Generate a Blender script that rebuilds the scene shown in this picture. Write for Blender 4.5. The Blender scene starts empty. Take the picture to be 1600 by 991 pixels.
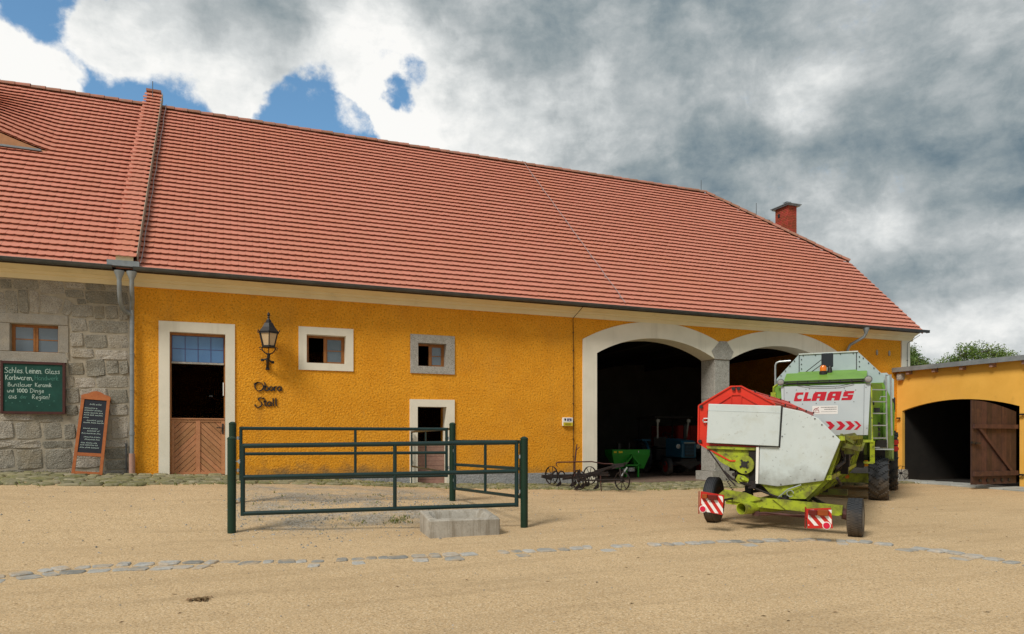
import bpy, bmesh, math, random
import numpy as np
from mathutils import Vector, Matrix
random.seed(7); RNG = np.random.default_rng(7)
sc = bpy.context.scene
COL = sc.collection
R = math.radians
EYE = 1.47                      # everything below is written with z = 0 at eye height; the whole scene is lifted at the end

# ---------------------------------------------------------------- camera
cam_d = bpy.data.cameras.new('camera'); cam = bpy.data.objects.new('camera', cam_d); COL.objects.link(cam)
PHI = math.atan(445 / 1110.)
cam.location = (0, -18, 0); cam.rotation_euler = (R(90), 0, -PHI)
cam_d.sensor_fit = 'HORIZONTAL'; cam_d.sensor_width = 36; cam_d.lens = 36 * 1110 / 1600.
cam_d.shift_y = (686 - 495.5) / 1600.
cam_d.clip_start = .1; cam_d.clip_end = 2000
sc.camera = cam

# ---------------------------------------------------------------- sun, sky, exposure
SUN_DIR = Vector((-.60, -.36, .71)).normalized()      # towards the sun
sun_d = bpy.data.lights.new('sun', 'SUN'); sun_d.energy = 2.4; sun_d.angle = R(17); sun_d.color = (1, .94, .84)
sun = bpy.data.objects.new('sun', sun_d); COL.objects.link(sun)
sun.rotation_euler = SUN_DIR.to_track_quat('Z', 'Y').to_euler()
sc.view_settings.view_transform = 'Standard'; sc.view_settings.look = 'None'
sc.view_settings.exposure = 0.28; sc.view_settings.gamma = 1

def make_world():
    w = bpy.data.worlds.new('World'); sc.world = w; w.use_nodes = True
    nt = w.node_tree; N = nt.nodes; L = nt.links; N.clear()
    def val(v):
        n = N.new('ShaderNodeValue'); n.outputs[0].default_value = v; return n.outputs[0]
    def m(op, a, b=None, c=None):
        n = N.new('ShaderNodeMath'); n.operation = op
        for i, q in enumerate((a, b, c)):
            if q is None: continue
            if isinstance(q, (int, float)): n.inputs[i].default_value = q
            else: L.new(q, n.inputs[i])
        return n.outputs[0]
    def vm(op, a, b):
        n = N.new('ShaderNodeVectorMath'); n.operation = op
        for i, q in enumerate((a, b)):
            if isinstance(q, (tuple, list, Vector)): n.inputs[i].default_value = q
            else: L.new(q, n.inputs[i])
        return n
    def smooth(x, a, b):
        n = N.new('ShaderNodeMapRange'); n.interpolation_type = 'SMOOTHSTEP'
        L.new(x, n.inputs['Value']); n.inputs['From Min'].default_value = a; n.inputs['From Max'].default_value = b
        return n.outputs['Result']
    def noise(v, scale, detail=6, rough=.55, col=False):
        n = N.new('ShaderNodeTexNoise'); n.inputs['Scale'].default_value = scale; n.inputs['Detail'].default_value = detail
        n.inputs['Roughness'].default_value = rough; L.new(v, n.inputs['Vector'])
        return n.outputs['Color' if col else 'Fac']
    tc = N.new('ShaderNodeTexCoord'); D = vm('NORMALIZE', tc.outputs['Generated'], (0, 0, 0)).outputs['Vector']
    sk = N.new('ShaderNodeTexSky'); sk.sky_type = 'NISHITA'; sk.sun_disc = False
    sk.sun_elevation = math.asin(SUN_DIR.z); sk.sun_rotation = math.atan2(SUN_DIR.x, SUN_DIR.y); sk.altitude = 200
    sk.air_density = 1.0; sk.dust_density = .6; sk.ozone_density = 1.5
    # cloud layers live in directions; flattening by height makes them thinner and wider towards the horizon
    st = N.new('ShaderNodeMapping'); st.inputs['Scale'].default_value = (1, 1, 1.7); L.new(D, st.inputs['Vector'])
    wv = noise(D, 3.2, 5, .6, True)
    wsub = vm('SUBTRACT', wv, (.5, .5, .5)).outputs['Vector']
    wsc = N.new('ShaderNodeVectorMath'); wsc.operation = 'SCALE'; L.new(wsub, wsc.inputs[0]); wsc.inputs['Scale'].default_value = .14
    DL = vm('ADD', D, wsc.outputs['Vector']).outputs['Vector']
    w2 = N.new('ShaderNodeVectorMath'); w2.operation = 'SCALE'; w2.inputs['Scale'].default_value = .08
    L.new(vm('SUBTRACT', noise(D, 9., 5, .6, True), (.5, .5, .5)).outputs['Vector'], w2.inputs[0]); DH = vm('ADD', D, w2.outputs['Vector']).outputs['Vector']
    rt = N.new('ShaderNodeMapping'); rt.inputs['Rotation'].default_value = (0, R(24), -PHI); rt.inputs['Scale'].default_value = (1.6, 1.6, 4.0); L.new(D, rt.inputs['Vector'])
    streak = noise(rt.outputs['Vector'], 2.6, 7, .6)
    fine = noise(st.outputs['Vector'], 7.0, 9, .62); big = noise(st.outputs['Vector'], 2.3, 4, .5)
    S_, C_ = math.sin(PHI), math.cos(PHI)
    def d_of(px, py):
        u = (px - 800) / 1110.; v = (686 - py) / 1110.
        return Vector((S_ + C_ * u, C_ - S_ * u, v)).normalized()
    def blobs(lst, vec, soft):
        tot = None
        for px, py, r, a in lst:
            dd = vm('DISTANCE', vec, d_of(px, py)).outputs['Value']
            s = m('MULTIPLY', smooth(m('DIVIDE', dd, r / 1110.), 1 + soft, 1 - soft), a)
            tot = s if tot is None else m('ADD', tot, s)
        return tot
    # openings of blue between the clouds
    holes = blobs([(60, 30, 105, 1), (20, 75, 60, .8), (110, 105, 50, .9), (262, 150, 62, 1), (205, 128, 40, .8), (300, 168, 36, .8), (215, 165, 40, .8), (400, 192, 40, .8), (452, 185, 48, .9), (505, 196, 56, 1), (548, 208, 36, .8), (620, 150, 22, .9), (606, 172, 16, .8), (655, 112, 22, .6), (560, 215, 30, .8),
                   (-240, 60, 150, 1), (-420, -60, 120, .9)], DH, .45)
    bank = blobs([(0, 140, 56, 1.3), (52, 142, 38, 1.3), (100, 152, 22, .9), (-60, 130, 80, 1.3), (160, 90, 42, .9), (200, 75, 50, 1.), (330, 120, 50, .8), (365, 150, 34, .8), (345, 60, 60, .6), (570, 165, 40, .8)], DH, .45)
    holes = m('SUBTRACT', m('MINIMUM', holes, 1.15), bank)
    holes = m('ADD', holes, m('MULTIPLY', m('SUBTRACT', fine, .5), 1.5))
    holes = m('ADD', holes, m('MULTIPLY', m('SUBTRACT', noise(D, 26., 7, .68), .5), 1.5))
    cover = m('SUBTRACT', 1, smooth(holes, .22, .95))
    # brightness of the cloud deck: soft patches, then two scales of cloud texture on top
    PTS = [(430, 25, .55, 62), (310, 20, .62, 50), (210, 25, .64, 50), (170, 90, .93, 50), (260, 80, .95, 50), (350, 100, .97, 60), (460, 120, .97, 60), (560, 60, .94, 55), (600, 130, .96, 60), (700, 30, .70, 50), (770, 70, .60, 55), (860, 40, .50, 60), (970, 15, .49, 60),
           (1000, 90, .63, 55), (690, 130, .92, 55), (640, 205, .97, 45), (740, 195, .78, 50), (830, 170, .83, 55), (890, 105, .78, 50), (960, 165, .73, 55), (900, 230, .66, 50), (1040, 235, .58, 60), (1090, 120, .73, 55), (1180, 55, .61, 60), (1310, 55, .60, 60), (1450, 50, .66, 60), (1560, 60, .60, 70),
           (1200, 155, .69, 50), (1315, 130, 1.0, 44), (1255, 160, .88, 38), (1400, 150, .60, 55), (1520, 140, .62, 60), (1340, 232, .47, 55), (1240, 235, .52, 50), (1140, 235, .52, 55), (1470, 225, .47, 60), (1570, 255, .45, 60), (1200, 292, .67, 38), (1285, 290, .71, 36), (1120, 290, .54, 50), (1370, 295, .54, 40), (1450, 300, .49, 50),
           (1400, 350, .93, 40), (1340, 372, .80, 38), (1465, 350, .62, 36), (1570, 348, .82, 36), (1440, 412, .54, 42), (1545, 402, .48, 46), (1380, 440, .62, 40), (1480, 447, .60, 30), (1545, 450, .80, 30), (1470, 502, .95, 40), (1565, 485, .97, 44), (1450, 545, .80, 36), (1560, 545, .80, 40), (40, 120, .97, 60), (-60, 120, .98, 70)]
    num = den = None
    for px, py, v, sg in PTS:
        q = m('MULTIPLY', vm('DISTANCE', DL, d_of(px, py)).outputs['Value'], 1110. / sg)
        wgt = m('POWER', 2.71828, m('MULTIPLY', m('MULTIPLY', q, q), -1.))
        num = m('MULTIPLY_ADD', wgt, v, num if num is not None else .03 * .64); den = m('ADD', wgt, den if den is not None else .03)
    b = m('MULTIPLY_ADD', m('DIVIDE', num, den), 1.06, .005)
    b = m('ADD', b, m('MULTIPLY', m('SUBTRACT', fine, .5), .58))
    b = m('ADD', b, m('MULTIPLY', m('SUBTRACT', streak, .5), .14))
    b = m('ADD', b, m('MULTIPLY', m('SUBTRACT', noise(DL, 30., 6, .65), .5), .20))
    b = m('ADD', b, m('MULTIPLY', m('SUBTRACT', smooth(noise(rt.outputs['Vector'], 4.2, 8, .58), .42, .62), .5), .07))
    b = m('ADD', b, m('MULTIPLY', m('SUBTRACT', smooth(noise(DL, 8.5, 8, .60), .42, .62), .5), .08))
    cr = N.new('ShaderNodeValToRGB'); L.new(b, cr.inputs['Fac']); e = cr.color_ramp.elements
    e[0].position = .30; e[0].color = (.085, .135, .175, 1); e[1].position = 1; e[1].color = (.93, .925, .90, 1)
    for p, c in ((.45, (.155, .215, .255, 1)), (.58, (.285, .335, .355, 1)), (.70, (.44, .475, .485, 1)), (.82, (.64, .665, .665, 1)), (.92, (.82, .83, .815, 1))):
        q = e.new(p); q.color = c
    b1 = N.new('ShaderNodeBackground'); tint = vm('MULTIPLY', sk.outputs['Color'], (.80, 1.06, 1.08)).outputs['Vector']; L.new(tint, b1.inputs['Color']); b1.inputs['Strength'].default_value = .125
    b2 = N.new('ShaderNodeBackground'); L.new(cr.outputs['Color'], b2.inputs['Color']); b2.inputs['Strength'].default_value = .86
    mx = N.new('ShaderNodeMixShader'); L.new(cover, mx.inputs['Fac']); L.new(b1.outputs[0], mx.inputs[1]); L.new(b2.outputs[0], mx.inputs[2])
    out = N.new('ShaderNodeOutputWorld'); L.new(mx.outputs[0], out.inputs['Surface'])
make_world()

# ---------------------------------------------------------------- materials
def mat(name, col, col2=None, rough=.8, scale=6., bump=0., bscale=40., metal=0., spec=.4, detail=5, island=0., stain=None, speck=None, ior=None, coat=0., bdist=.01, streak=None, bdetail=4):
    """procedural surface: two-tone noise, optional per-piece variation, speckle, stains and bump (all in world space)"""
    m = bpy.data.materials.new(name); m.use_nodes = True; nt = m.node_tree; N = nt.nodes; L = nt.links
    bs = N['Principled BSDF']; bs.inputs['Roughness'].default_value = rough; bs.inputs['Metallic'].default_value = metal
    bs.inputs['Specular IOR Level'].default_value = spec; bs.inputs['Coat Weight'].default_value = coat
    if ior: bs.inputs['IOR'].default_value = ior
    g = N.new('ShaderNodeNewGeometry'); P = g.outputs['Position']
    def noise(s, d=5, r=.6, vec=P):
        n = N.new('ShaderNodeTexNoise'); n.inputs['Scale'].default_value = s; n.inputs['Detail'].default_value = d; n.inputs['Roughness'].default_value = r
        L.new(vec, n.inputs['Vector']); return n.outputs['Fac']
    def ramp(x, a, b):
        n = N.new('ShaderNodeMapRange'); L.new(x, n.inputs['Value']); n.inputs['From Min'].default_value = a; n.inputs['From Max'].default_value = b; return n.outputs['Result']
    def mix(f, a, b, mode='MIX'):
        n = N.new('ShaderNodeMix'); n.data_type = 'RGBA'; n.blend_type = mode
        if isinstance(f, float): n.inputs[0].default_value = f
        else: L.new(f, n.inputs[0])
        for i, q in ((6, a), (7, b)):
            if isinstance(q, tuple): n.inputs[i].default_value = (*q[:3], 1)
            else: L.new(q, n.inputs[i])
        return n.outputs[2]
    c = mix(ramp(noise(scale, detail), .35, .65), tuple(col), tuple(col2 or col))
    if island:
        oi = N.new('ShaderNodeObjectInfo'); ad = N.new('ShaderNodeMath'); ad.operation = 'ADD'
        L.new(g.outputs['Random Per Island'], ad.inputs[0]); L.new(oi.outputs['Random'], ad.inputs[1])
        fr = N.new('ShaderNodeMath'); fr.operation = 'FRACT'; L.new(ad.outputs[0], fr.inputs[0])
        mr = N.new('ShaderNodeMapRange'); L.new(fr.outputs[0], mr.inputs['Value']); mr.inputs['To Min'].default_value = 1 - island; mr.inputs['To Max'].default_value = 1 + island
        hsv = N.new('ShaderNodeHueSaturation'); L.new(c, hsv.inputs['Color']); L.new(mr.outputs['Result'], hsv.inputs['Value'])
        h2 = N.new('ShaderNodeMapRange'); L.new(fr.outputs[0], h2.inputs['Value']); h2.inputs['From Min'].default_value = 1; h2.inputs['From Max'].default_value = 0
        h2.inputs['To Min'].default_value = .5 - island * .04; h2.inputs['To Max'].default_value = .5 + island * .04; L.new(h2.outputs['Result'], hsv.inputs['Hue'])
        c = hsv.outputs['Color']
    if speck:                                   # (scale, low, high, colour, amount)
        for s in ([speck] if not isinstance(speck, list) else speck):
            f = N.new('ShaderNodeMath'); f.operation = 'MULTIPLY'; f.inputs[1].default_value = s[4]; f.use_clamp = True
            L.new(ramp(noise(s[0], 3, .7), s[1], s[2]), f.inputs[0]); cl = f.outputs[0]
            c = mix(cl, c, s[3])
    if stain:                                   # (scale, low, high, colour, amount)
        for s in ([stain] if not isinstance(stain, list) else stain):
            f = N.new('ShaderNodeMath'); f.operation = 'MULTIPLY'; f.inputs[1].default_value = s[4]; f.use_clamp = True
            L.new(ramp(noise(s[0], 6, .65), s[1], s[2]), f.inputs[0]); c = mix(f.outputs[0], c, s[3])
    if streak:                                  # vertical run marks (scale_xy, low, high, colour, amount)
        mp = N.new('ShaderNodeMapping'); mp.inputs['Scale'].default_value = (streak[0], streak[0], streak[0] * .06); L.new(P, mp.inputs['Vector'])
        f = N.new('ShaderNodeMath'); f.operation = 'MULTIPLY'; f.inputs[1].default_value = streak[4]; f.use_clamp = True
        L.new(ramp(noise(1, 5, .6, mp.outputs['Vector']), streak[1], streak[2]), f.inputs[0]); c = mix(f.outputs[0], c, streak[3])
    L.new(c, bs.inputs['Base Color'])
    if bump:
        b = N.new('ShaderNodeBump'); b.inputs['Strength'].default_value = bump; b.inputs['Distance'].default_value = bdist
        L.new(noise(bscale, bdetail, .6), b.inputs['Height']); L.new(b.outputs['Normal'], bs.inputs['Normal'])
    m['_c'] = 1
    return m

def foot_dirt(m, z0, z1, xa, xb, col, amount):
    """splashed earth on the foot of a wall, ragged upwards"""
    nt = m.node_tree; N = nt.nodes; L = nt.links; bs = N['Principled BSDF']; src = bs.inputs['Base Color'].links[0].from_socket
    g = N.new('ShaderNodeNewGeometry'); sp = N.new('ShaderNodeSeparateXYZ'); L.new(g.outputs['Position'], sp.inputs[0])
    n = N.new('ShaderNodeTexNoise'); n.inputs['Scale'].default_value = 2.6; n.inputs['Detail'].default_value = 7; n.inputs['Roughness'].default_value = .65; L.new(g.outputs['Position'], n.inputs['Vector'])
    def mr(x, a, b, lo=0., hi=1.):
        q = N.new('ShaderNodeMapRange'); L.new(x, q.inputs['Value'])
        for k, v in (('From Min', a), ('From Max', b), ('To Min', lo), ('To Max', hi)): q.inputs[k].default_value = v
        return q.outputs['Result']
    def mm(op, a, b):
        q = N.new('ShaderNodeMath'); q.operation = op; q.use_clamp = op == 'MULTIPLY'
        for i, v in enumerate((a, b)):
            if isinstance(v, float): q.inputs[i].default_value = v
            else: L.new(v, q.inputs[i])
        return q.outputs[0]
    h = mm('ADD', mr(sp.outputs['Z'], z0, z1, 1., 0.), mr(n.outputs['Fac'], .3, .7, -.6, .25))
    f = mm('MULTIPLY', mm('MULTIPLY', mr(h, .1, .7), amount), mm('MULTIPLY', mr(sp.outputs['X'], xa - .4, xa + .4), mr(sp.outputs['X'], xb - .8, xb + .8, 1., 0.)))
    mx = N.new('ShaderNodeMix'); mx.data_type = 'RGBA'; L.new(f, mx.inputs[0]); L.new(src, mx.inputs[6]); mx.inputs[7].default_value = (*col, 1); L.new(mx.outputs[2], bs.inputs['Base Color'])
M = {}
M['plaster'] = mat('ochre_plaster', (.85, .375, .030), (.76, .315, .022), rough=.95, scale=1.6, bump=1., bscale=22, bdist=.030, speck=[(23, .52, .64, (.36, .135, .008), .7), (27, .56, .68, (.92, .55, .11), .7)], stain=[(.5, .52, .78, (.58, .29, .06), .45), (1.9, .60, .78, (.50, .22, .03), .4)], spec=.1, bdetail=4, streak=(2.2, .60, .82, (.48, .23, .04), .4))
foot_dirt(M['plaster'], .45, 1.05, .3, 3.8, (.24, .15, .07), .85); foot_dirt(M['plaster'], .5, .85, -1.9, 9.5, (.33, .19, .06), .5)
M['plaster2'] = mat('smooth_ochre_plaster', (.84, .47, .095), (.76, .41, .075), rough=.95, scale=1.1, bump=.35, bscale=22, stain=[(.8, .55, .75, (.75, .42, .12), .5), (2.5, .6, .75, (.40, .20, .04), .35)], spec=.1)
M['cream'] = mat('cream_render', (.80, .755, .64), (.73, .69, .575), rough=.9, scale=1.6, bump=.15, bscale=60, spec=.15, streak=(5, .56, .78, (.40, .36, .28), .35))
M['cornice'] = mat('cream_cornice_paint', (.84, .73, .48), (.78, .67, .43), rough=.85, scale=1.5, bump=.1, spec=.15, stain=(3, .6, .8, (.52, .44, .28), .35))
M['granite'] = mat('grey_granite', (.41, .38, .32), (.31, .285, .24), rough=.95, scale=5, bump=1., bscale=34, bdist=.035, bdetail=6, island=.36, speck=[(60, .52, .64, (.075, .07, .06), .85), (48, .56, .68, (.58, .54, .47), .7)], stain=[(1.4, .5, .75, (.32, .25, .15), .6), (4, .58, .75, (.14, .14, .13), .5)], spec=.15)
M['granite_smooth'] = mat('dressed_granite', (.42, .405, .37), (.34, .325, .29), rough=.85, scale=7, bump=.4, bscale=40, speck=[(38, .53, .64, (.10, .095, .09), .8), (32, .57, .67, (.68, .66, .61), .7)], stain=(1.5, .55, .75, (.30, .27, .22), .4), spec=.2)
M['granite_frame'] = mat('tooled_granite', (.35, .325, .28), (.28, .26, .225), rough=.9, scale=5, bump=.5, bscale=40, speck=[(80, .55, .66, (.08, .075, .065), .75), (65, .60, .70, (.55, .52, .46), .6)], stain=(2, .5, .75, (.33, .26, .17), .5), spec=.2)
M['mortar'] = mat('grey_mortar', (.40, .35, .27), (.30, .265, .205), rough=.95, scale=6, bump=.5, bscale=40)
M['plinth'] = mat('grey_plinth_render', (.34, .345, .35), (.25, .255, .26), rough=.95, scale=7, bump=1., bscale=22, bdist=.03, speck=(40, .5, .65, (.50, .50, .50), .5))
M['tile'] = mat('red_clay_tile', (.59, .238, .168), (.555, .215, .150), rough=.8, scale=.35, island=.035, bump=.15, bscale=60, spec=.25, stain=[(.35, .5, .7, (.62, .25, .155), .5), (3, .62, .85, (.48, .17, .115), .4)])
M['ridge'] = mat('weathered_ridge_tile', (.40, .17, .115), (.30, .15, .105), rough=.85, scale=5, island=.2, bump=.3, stain=(9, .5, .7, (.24, .21, .16), .6))
M['deck'] = mat('dark_roof_batten', (.03, .012, .010), (.022, .010, .008), rough=.95)
M['zinc'] = mat('grey_zinc_sheet', (.30, .335, .36), (.22, .25, .27), rough=.42, scale=4, metal=.3, bump=.1, spec=.5, stain=(6, .55, .75, (.16, .16, .15), .5))
M['zinc_dark'] = mat('dark_weathered_zinc', (.115, .125, .13), (.08, .088, .092), rough=.5, scale=4, metal=.5)
M['pinkpipe'] = mat('clay_pipe_foot', (.46, .27, .21), (.38, .22, .17), rough=.8, scale=8)
M['wood'] = mat('varnished_window_wood', (.36, .145, .035), (.27, .10, .022), rough=.45, scale=12, bump=.1, spec=.4)
M['pine'] = mat('pine_boards', (.47, .225, .105), (.40, .18, .08), rough=.6, scale=9, bump=.2, bscale=50, island=.12, speck=(13, .68, .74, (.16, .06, .025), .8))
M['pinkwood'] = mat('faded_pink_brown_boards', (.33, .20, .155), (.27, .155, .12), rough=.75, scale=8, bump=.3, island=.12)
M['darkwood'] = mat('dark_stained_boards', (.075, .036, .026), (.045, .022, .018), rough=.7, scale=4, bump=.4, bscale=30, island=.28, streak=(14, .55, .75, (.17, .085, .05), .5), stain=(2.5, .6, .75, (.14, .07, .04), .5))
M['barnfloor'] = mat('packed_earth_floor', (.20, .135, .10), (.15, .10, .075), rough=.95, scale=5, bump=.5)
M['soot'] = mat('sooty_interior_wall', (.10, .095, .082), (.075, .07, .06), rough=.95, scale=1.5)  # wall darkened so the dimness of the interior is in its colour
M['soot2'] = mat('dark_interior_timber', (.02, .017, .014), (.014, .012, .010), rough=.95, scale=3)  # near-black tone with the shade of interiors, recesses and undersides put into it
M['black'] = mat('black_iron', (.014, .014, .016), (.022, .020, .020), rough=.55, scale=12, spec=.4, bump=.2)
M['rust'] = mat('dark_rusty_iron', (.016, .014, .016), (.034, .022, .018), rough=.75, scale=14, metal=.2, bump=.4, bscale=60)
M['rustred'] = mat('rusty_red_iron', (.095, .032, .026), (.055, .022, .02), rough=.7, scale=12, bump=.3)
M['pen'] = mat('dark_green_pipe_paint', (.004, .022, .022), (.006, .030, .029), rough=.38, scale=3, spec=.45, coat=0., stain=(9, .62, .75, (.05, .06, .05), .4))
M['penpost'] = mat('dark_green_post_paint', (.006, .026, .014), (.008, .034, .018), rough=.45, scale=3, spec=.35, stain=(7, .60, .75, (.06, .06, .04), .35))
M['trough'] = mat('weathered_stone_trough', (.44, .41, .355), (.35, .32, .27), rough=.95, scale=7, bump=.5, bscale=45, bdist=.012, speck=(55, .55, .68, (.16, .14, .11), .6), streak=(9, .48, .66, (.20, .165, .12), .75), stain=(3, .56, .72, (.66, .64, .59), .6))
M['glass'] = mat('window_glass', (.085, .115, .14), (.12, .15, .175), rough=.06, scale=1.7, spec=.8, ior=1.7)  # blue-grey base colour stands in for part of the sky reflection
M['blueglass'] = mat('blue_tinted_transom_glass', (.075, .185, .40), (.10, .225, .45), rough=.15, scale=2, spec=.6, ior=1.6)
M['lampglass'] = mat('frosted_lantern_glass', (.62, .46, .28), (.55, .40, .24), rough=.25, scale=5, spec=.5)
M['board_green'] = mat('green_chalkboard', (.003, .046, .034), (.006, .062, .046), rough=.75, scale=5, stain=(3, .5, .7, (.012, .085, .066), .5))
M['board_black'] = mat('black_chalkboard', (.008, .011, .020), (.012, .015, .025), rough=.7, scale=5)
M['chalk'] = mat('white_chalk', (.62, .76, .70), (.52, .66, .60), rough=.95, scale=40)
M['chalk_faint'] = mat('smudged_chalk', (.10, .28, .23), (.07, .22, .18), rough=.95, scale=40)
M['boardframe'] = mat('dark_red_board_frame', (.075, .020, .016), (.055, .016, .014), rough=.6, scale=9)
M['orangewood'] = mat('orange_stained_wood', (.42, .125, .028), (.33, .09, .02), rough=.5, scale=10, bump=.15, bscale=40)
M['white'] = mat('pale_painted_sheet', (.56, .625, .63), (.51, .575, .58), rough=.5, scale=2.2, spec=.4, bump=.10, bscale=6, stain=[(2.0, .52, .75, (.42, .44, .37), .7), (22, .63, .70, (.10, .09, .07), .6), (5, .62, .74, (.33, .31, .25), .5)])
foot_dirt(M['white'], .72, 1.15, -50, 50, (.15, .14, .11), .55)
M['whitegate'] = mat('pale_grey_painted_sheet', (.52, .59, .62), (.48, .55, .58), rough=.42, scale=2, spec=.45, stain=(34, .70, .76, (.15, .16, .17), .5))
M['tankgrey'] = mat('light_blue_grey_sheet', (.40, .49, .51), (.36, .45, .475), rough=.45, scale=2, spec=.4, stain=(8, .62, .8, (.28, .33, .33), .4))
M['green'] = mat('combine_green_paint', (.155, .33, .035), (.125, .275, .028), rough=.42, scale=3, spec=.45, stain=[(5, .58, .75, (.12, .16, .04), .5), (20, .66, .74, (.06, .06, .03), .5)])
foot_dirt(M['green'], 1.0, 2.2, -50, 50, (.17, .16, .07), .6); foot_dirt(M['whitegate'], 1.5, 2.0, -50, 50, (.30, .29, .24), .45)
M['lime'] = mat('lime_green_dirty_paint', (.36, .44, .02), (.29, .36, .02), rough=.5, scale=4, spec=.4, stain=[(4, .45, .64, (.13, .12, .03), .8), (13, .54, .67, (.05, .042, .025), .85)])
M['limedirt'] = mat('soiled_green_paint', (.20, .24, .03), (.12, .125, .035), rough=.65, scale=5, stain=[(4, .45, .62, (.09, .07, .04), .8), (14, .58, .7, (.035, .028, .022), .8)])
M['red'] = mat('signal_red_paint', (.68, .035, .012), (.60, .025, .01), rough=.4, scale=3, spec=.45, stain=(7, .62, .8, (.30, .03, .02), .4))
M['reddark'] = mat('worn_dark_red_paint', (.33, .018, .012), (.24, .014, .01), rough=.5, scale=6, stain=(9, .6, .75, (.06, .02, .02), .5))
M['redprint'] = mat('crimson_print', (.52, .010, .028), (.50, .010, .026), rough=.4, scale=4)
M['whiteprint'] = mat('white_print', (.80, .80, .78), (.76, .76, .74), rough=.5, scale=8)
M['inkgrey'] = mat('dark_grey_print', (.10, .10, .11), (.14, .14, .15), rough=.6)
M['boardred'] = mat('warning_board_red', (.55, .02, .012), (.50, .016, .01), rough=.35, scale=5, spec=.5)
M['reflector'] = mat('red_reflector', (.62, .004, .05), (.60, .004, .05), rough=.15, spec=.7)
M['tail'] = mat('dark_red_lamp_lens', (.13, .008, .008), (.10, .006, .006), rough=.15, spec=.6)
M['amber_dim'] = mat('dirty_amber_lens', (.34, .065, .008), (.26, .05, .008), rough=.3, spec=.5)
M['amber'] = mat('amber_lamp_lens', (.80, .21, .01), (.72, .17, .008), rough=.18, spec=.6)
M['tyre'] = mat('black_tyre_rubber', (.026, .029, .034), (.038, .041, .046), rough=.75, scale=9, bump=.2, spec=.3, stain=(6, .58, .75, (.12, .10, .075), .5))
foot_dirt(M['tyre'], .05, .8, -50, 50, (.16, .12, .08), .6)
M['rimwhite'] = mat('dirty_white_rim', (.42, .41, .37), (.32, .31, .28), rough=.55, scale=8)
M['galv'] = mat('galvanised_tube', (.45, .48, .49), (.37, .40, .41), rough=.4, scale=8, metal=.5)
M['lens'] = mat('headlamp_glass', (.36, .36, .35), (.28, .28, .27), rough=.12, spec=.7)
M['blue'] = mat('tractor_blue_paint', (.022, .115, .20), (.018, .095, .165), rough=.4, scale=4, spec=.5)
M['spreader'] = mat('bright_green_paint', (.010, .25, .018), (.008, .21, .014), rough=.4, scale=3, spec=.5)
M['yellow'] = mat('yellow_paint', (.66, .52, .02), (.60, .46, .02), rough=.5)
M['navy'] = mat('navy_print', (.06, .06, .17), (.08, .08, .2), rough=.5)
M['brick'] = mat('red_chimney_brick', (.42, .075, .04), (.33, .06, .035), rough=.85, scale=6, island=.22, bump=.3, bscale=40)
M['trunk'] = mat('tree_bark', (.10, .075, .05), (.06, .045, .032), rough=.95, scale=6, bump=.6)
M['leaf'] = mat('ash_leaf', (.085, .165, .026), (.135, .20, .042), rough=.6, scale=1.1, island=.45, spec=.3)
M['leaf2'] = mat('dark_ash_leaf', (.06, .13, .026), (.10, .16, .036), rough=.6, scale=1.1, island=.45, spec=.3)
M['grass'] = mat('grass_blade', (.115, .16, .025), (.20, .20, .05), rough=.8, scale=3, island=.35)
M['moss'] = mat('mossy_cobble', (.26, .235, .155), (.19, .18, .085), rough=.95, scale=3, island=.3, bump=.6, bscale=30, stain=[(2.2, .48, .66, (.17, .165, .04), .55), (5, .55, .70, (.42, .375, .29), .7)])
M['sett'] = mat('grey_granite_sett', (.37, .365, .34), (.28, .275, .255), rough=.9, scale=9, island=.34, bump=.6, bscale=36, bdist=.02, stain=[(3.5, .47, .64, (.50, .36, .21), .75), (18, .6, .72, (.17, .16, .14), .5)])
M['slab'] = mat('pale_paving_slab', (.40, .42, .40), (.33, .345, .33), rough=.9, scale=4, island=.15, bump=.4)
M['pebble'] = mat('grey_pebble', (.36, .34, .30), (.26, .25, .23), rough=.9, scale=9, island=.35)
M['straw'] = mat('dry_dung', (.14, .085, .04), (.20, .13, .06), rough=.95, scale=20, island=.4)
M['moss_wire'] = mat('grey_conductor_wire', (.40, .35, .36), (.34, .30, .31), rough=.5, metal=.3)

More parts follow.
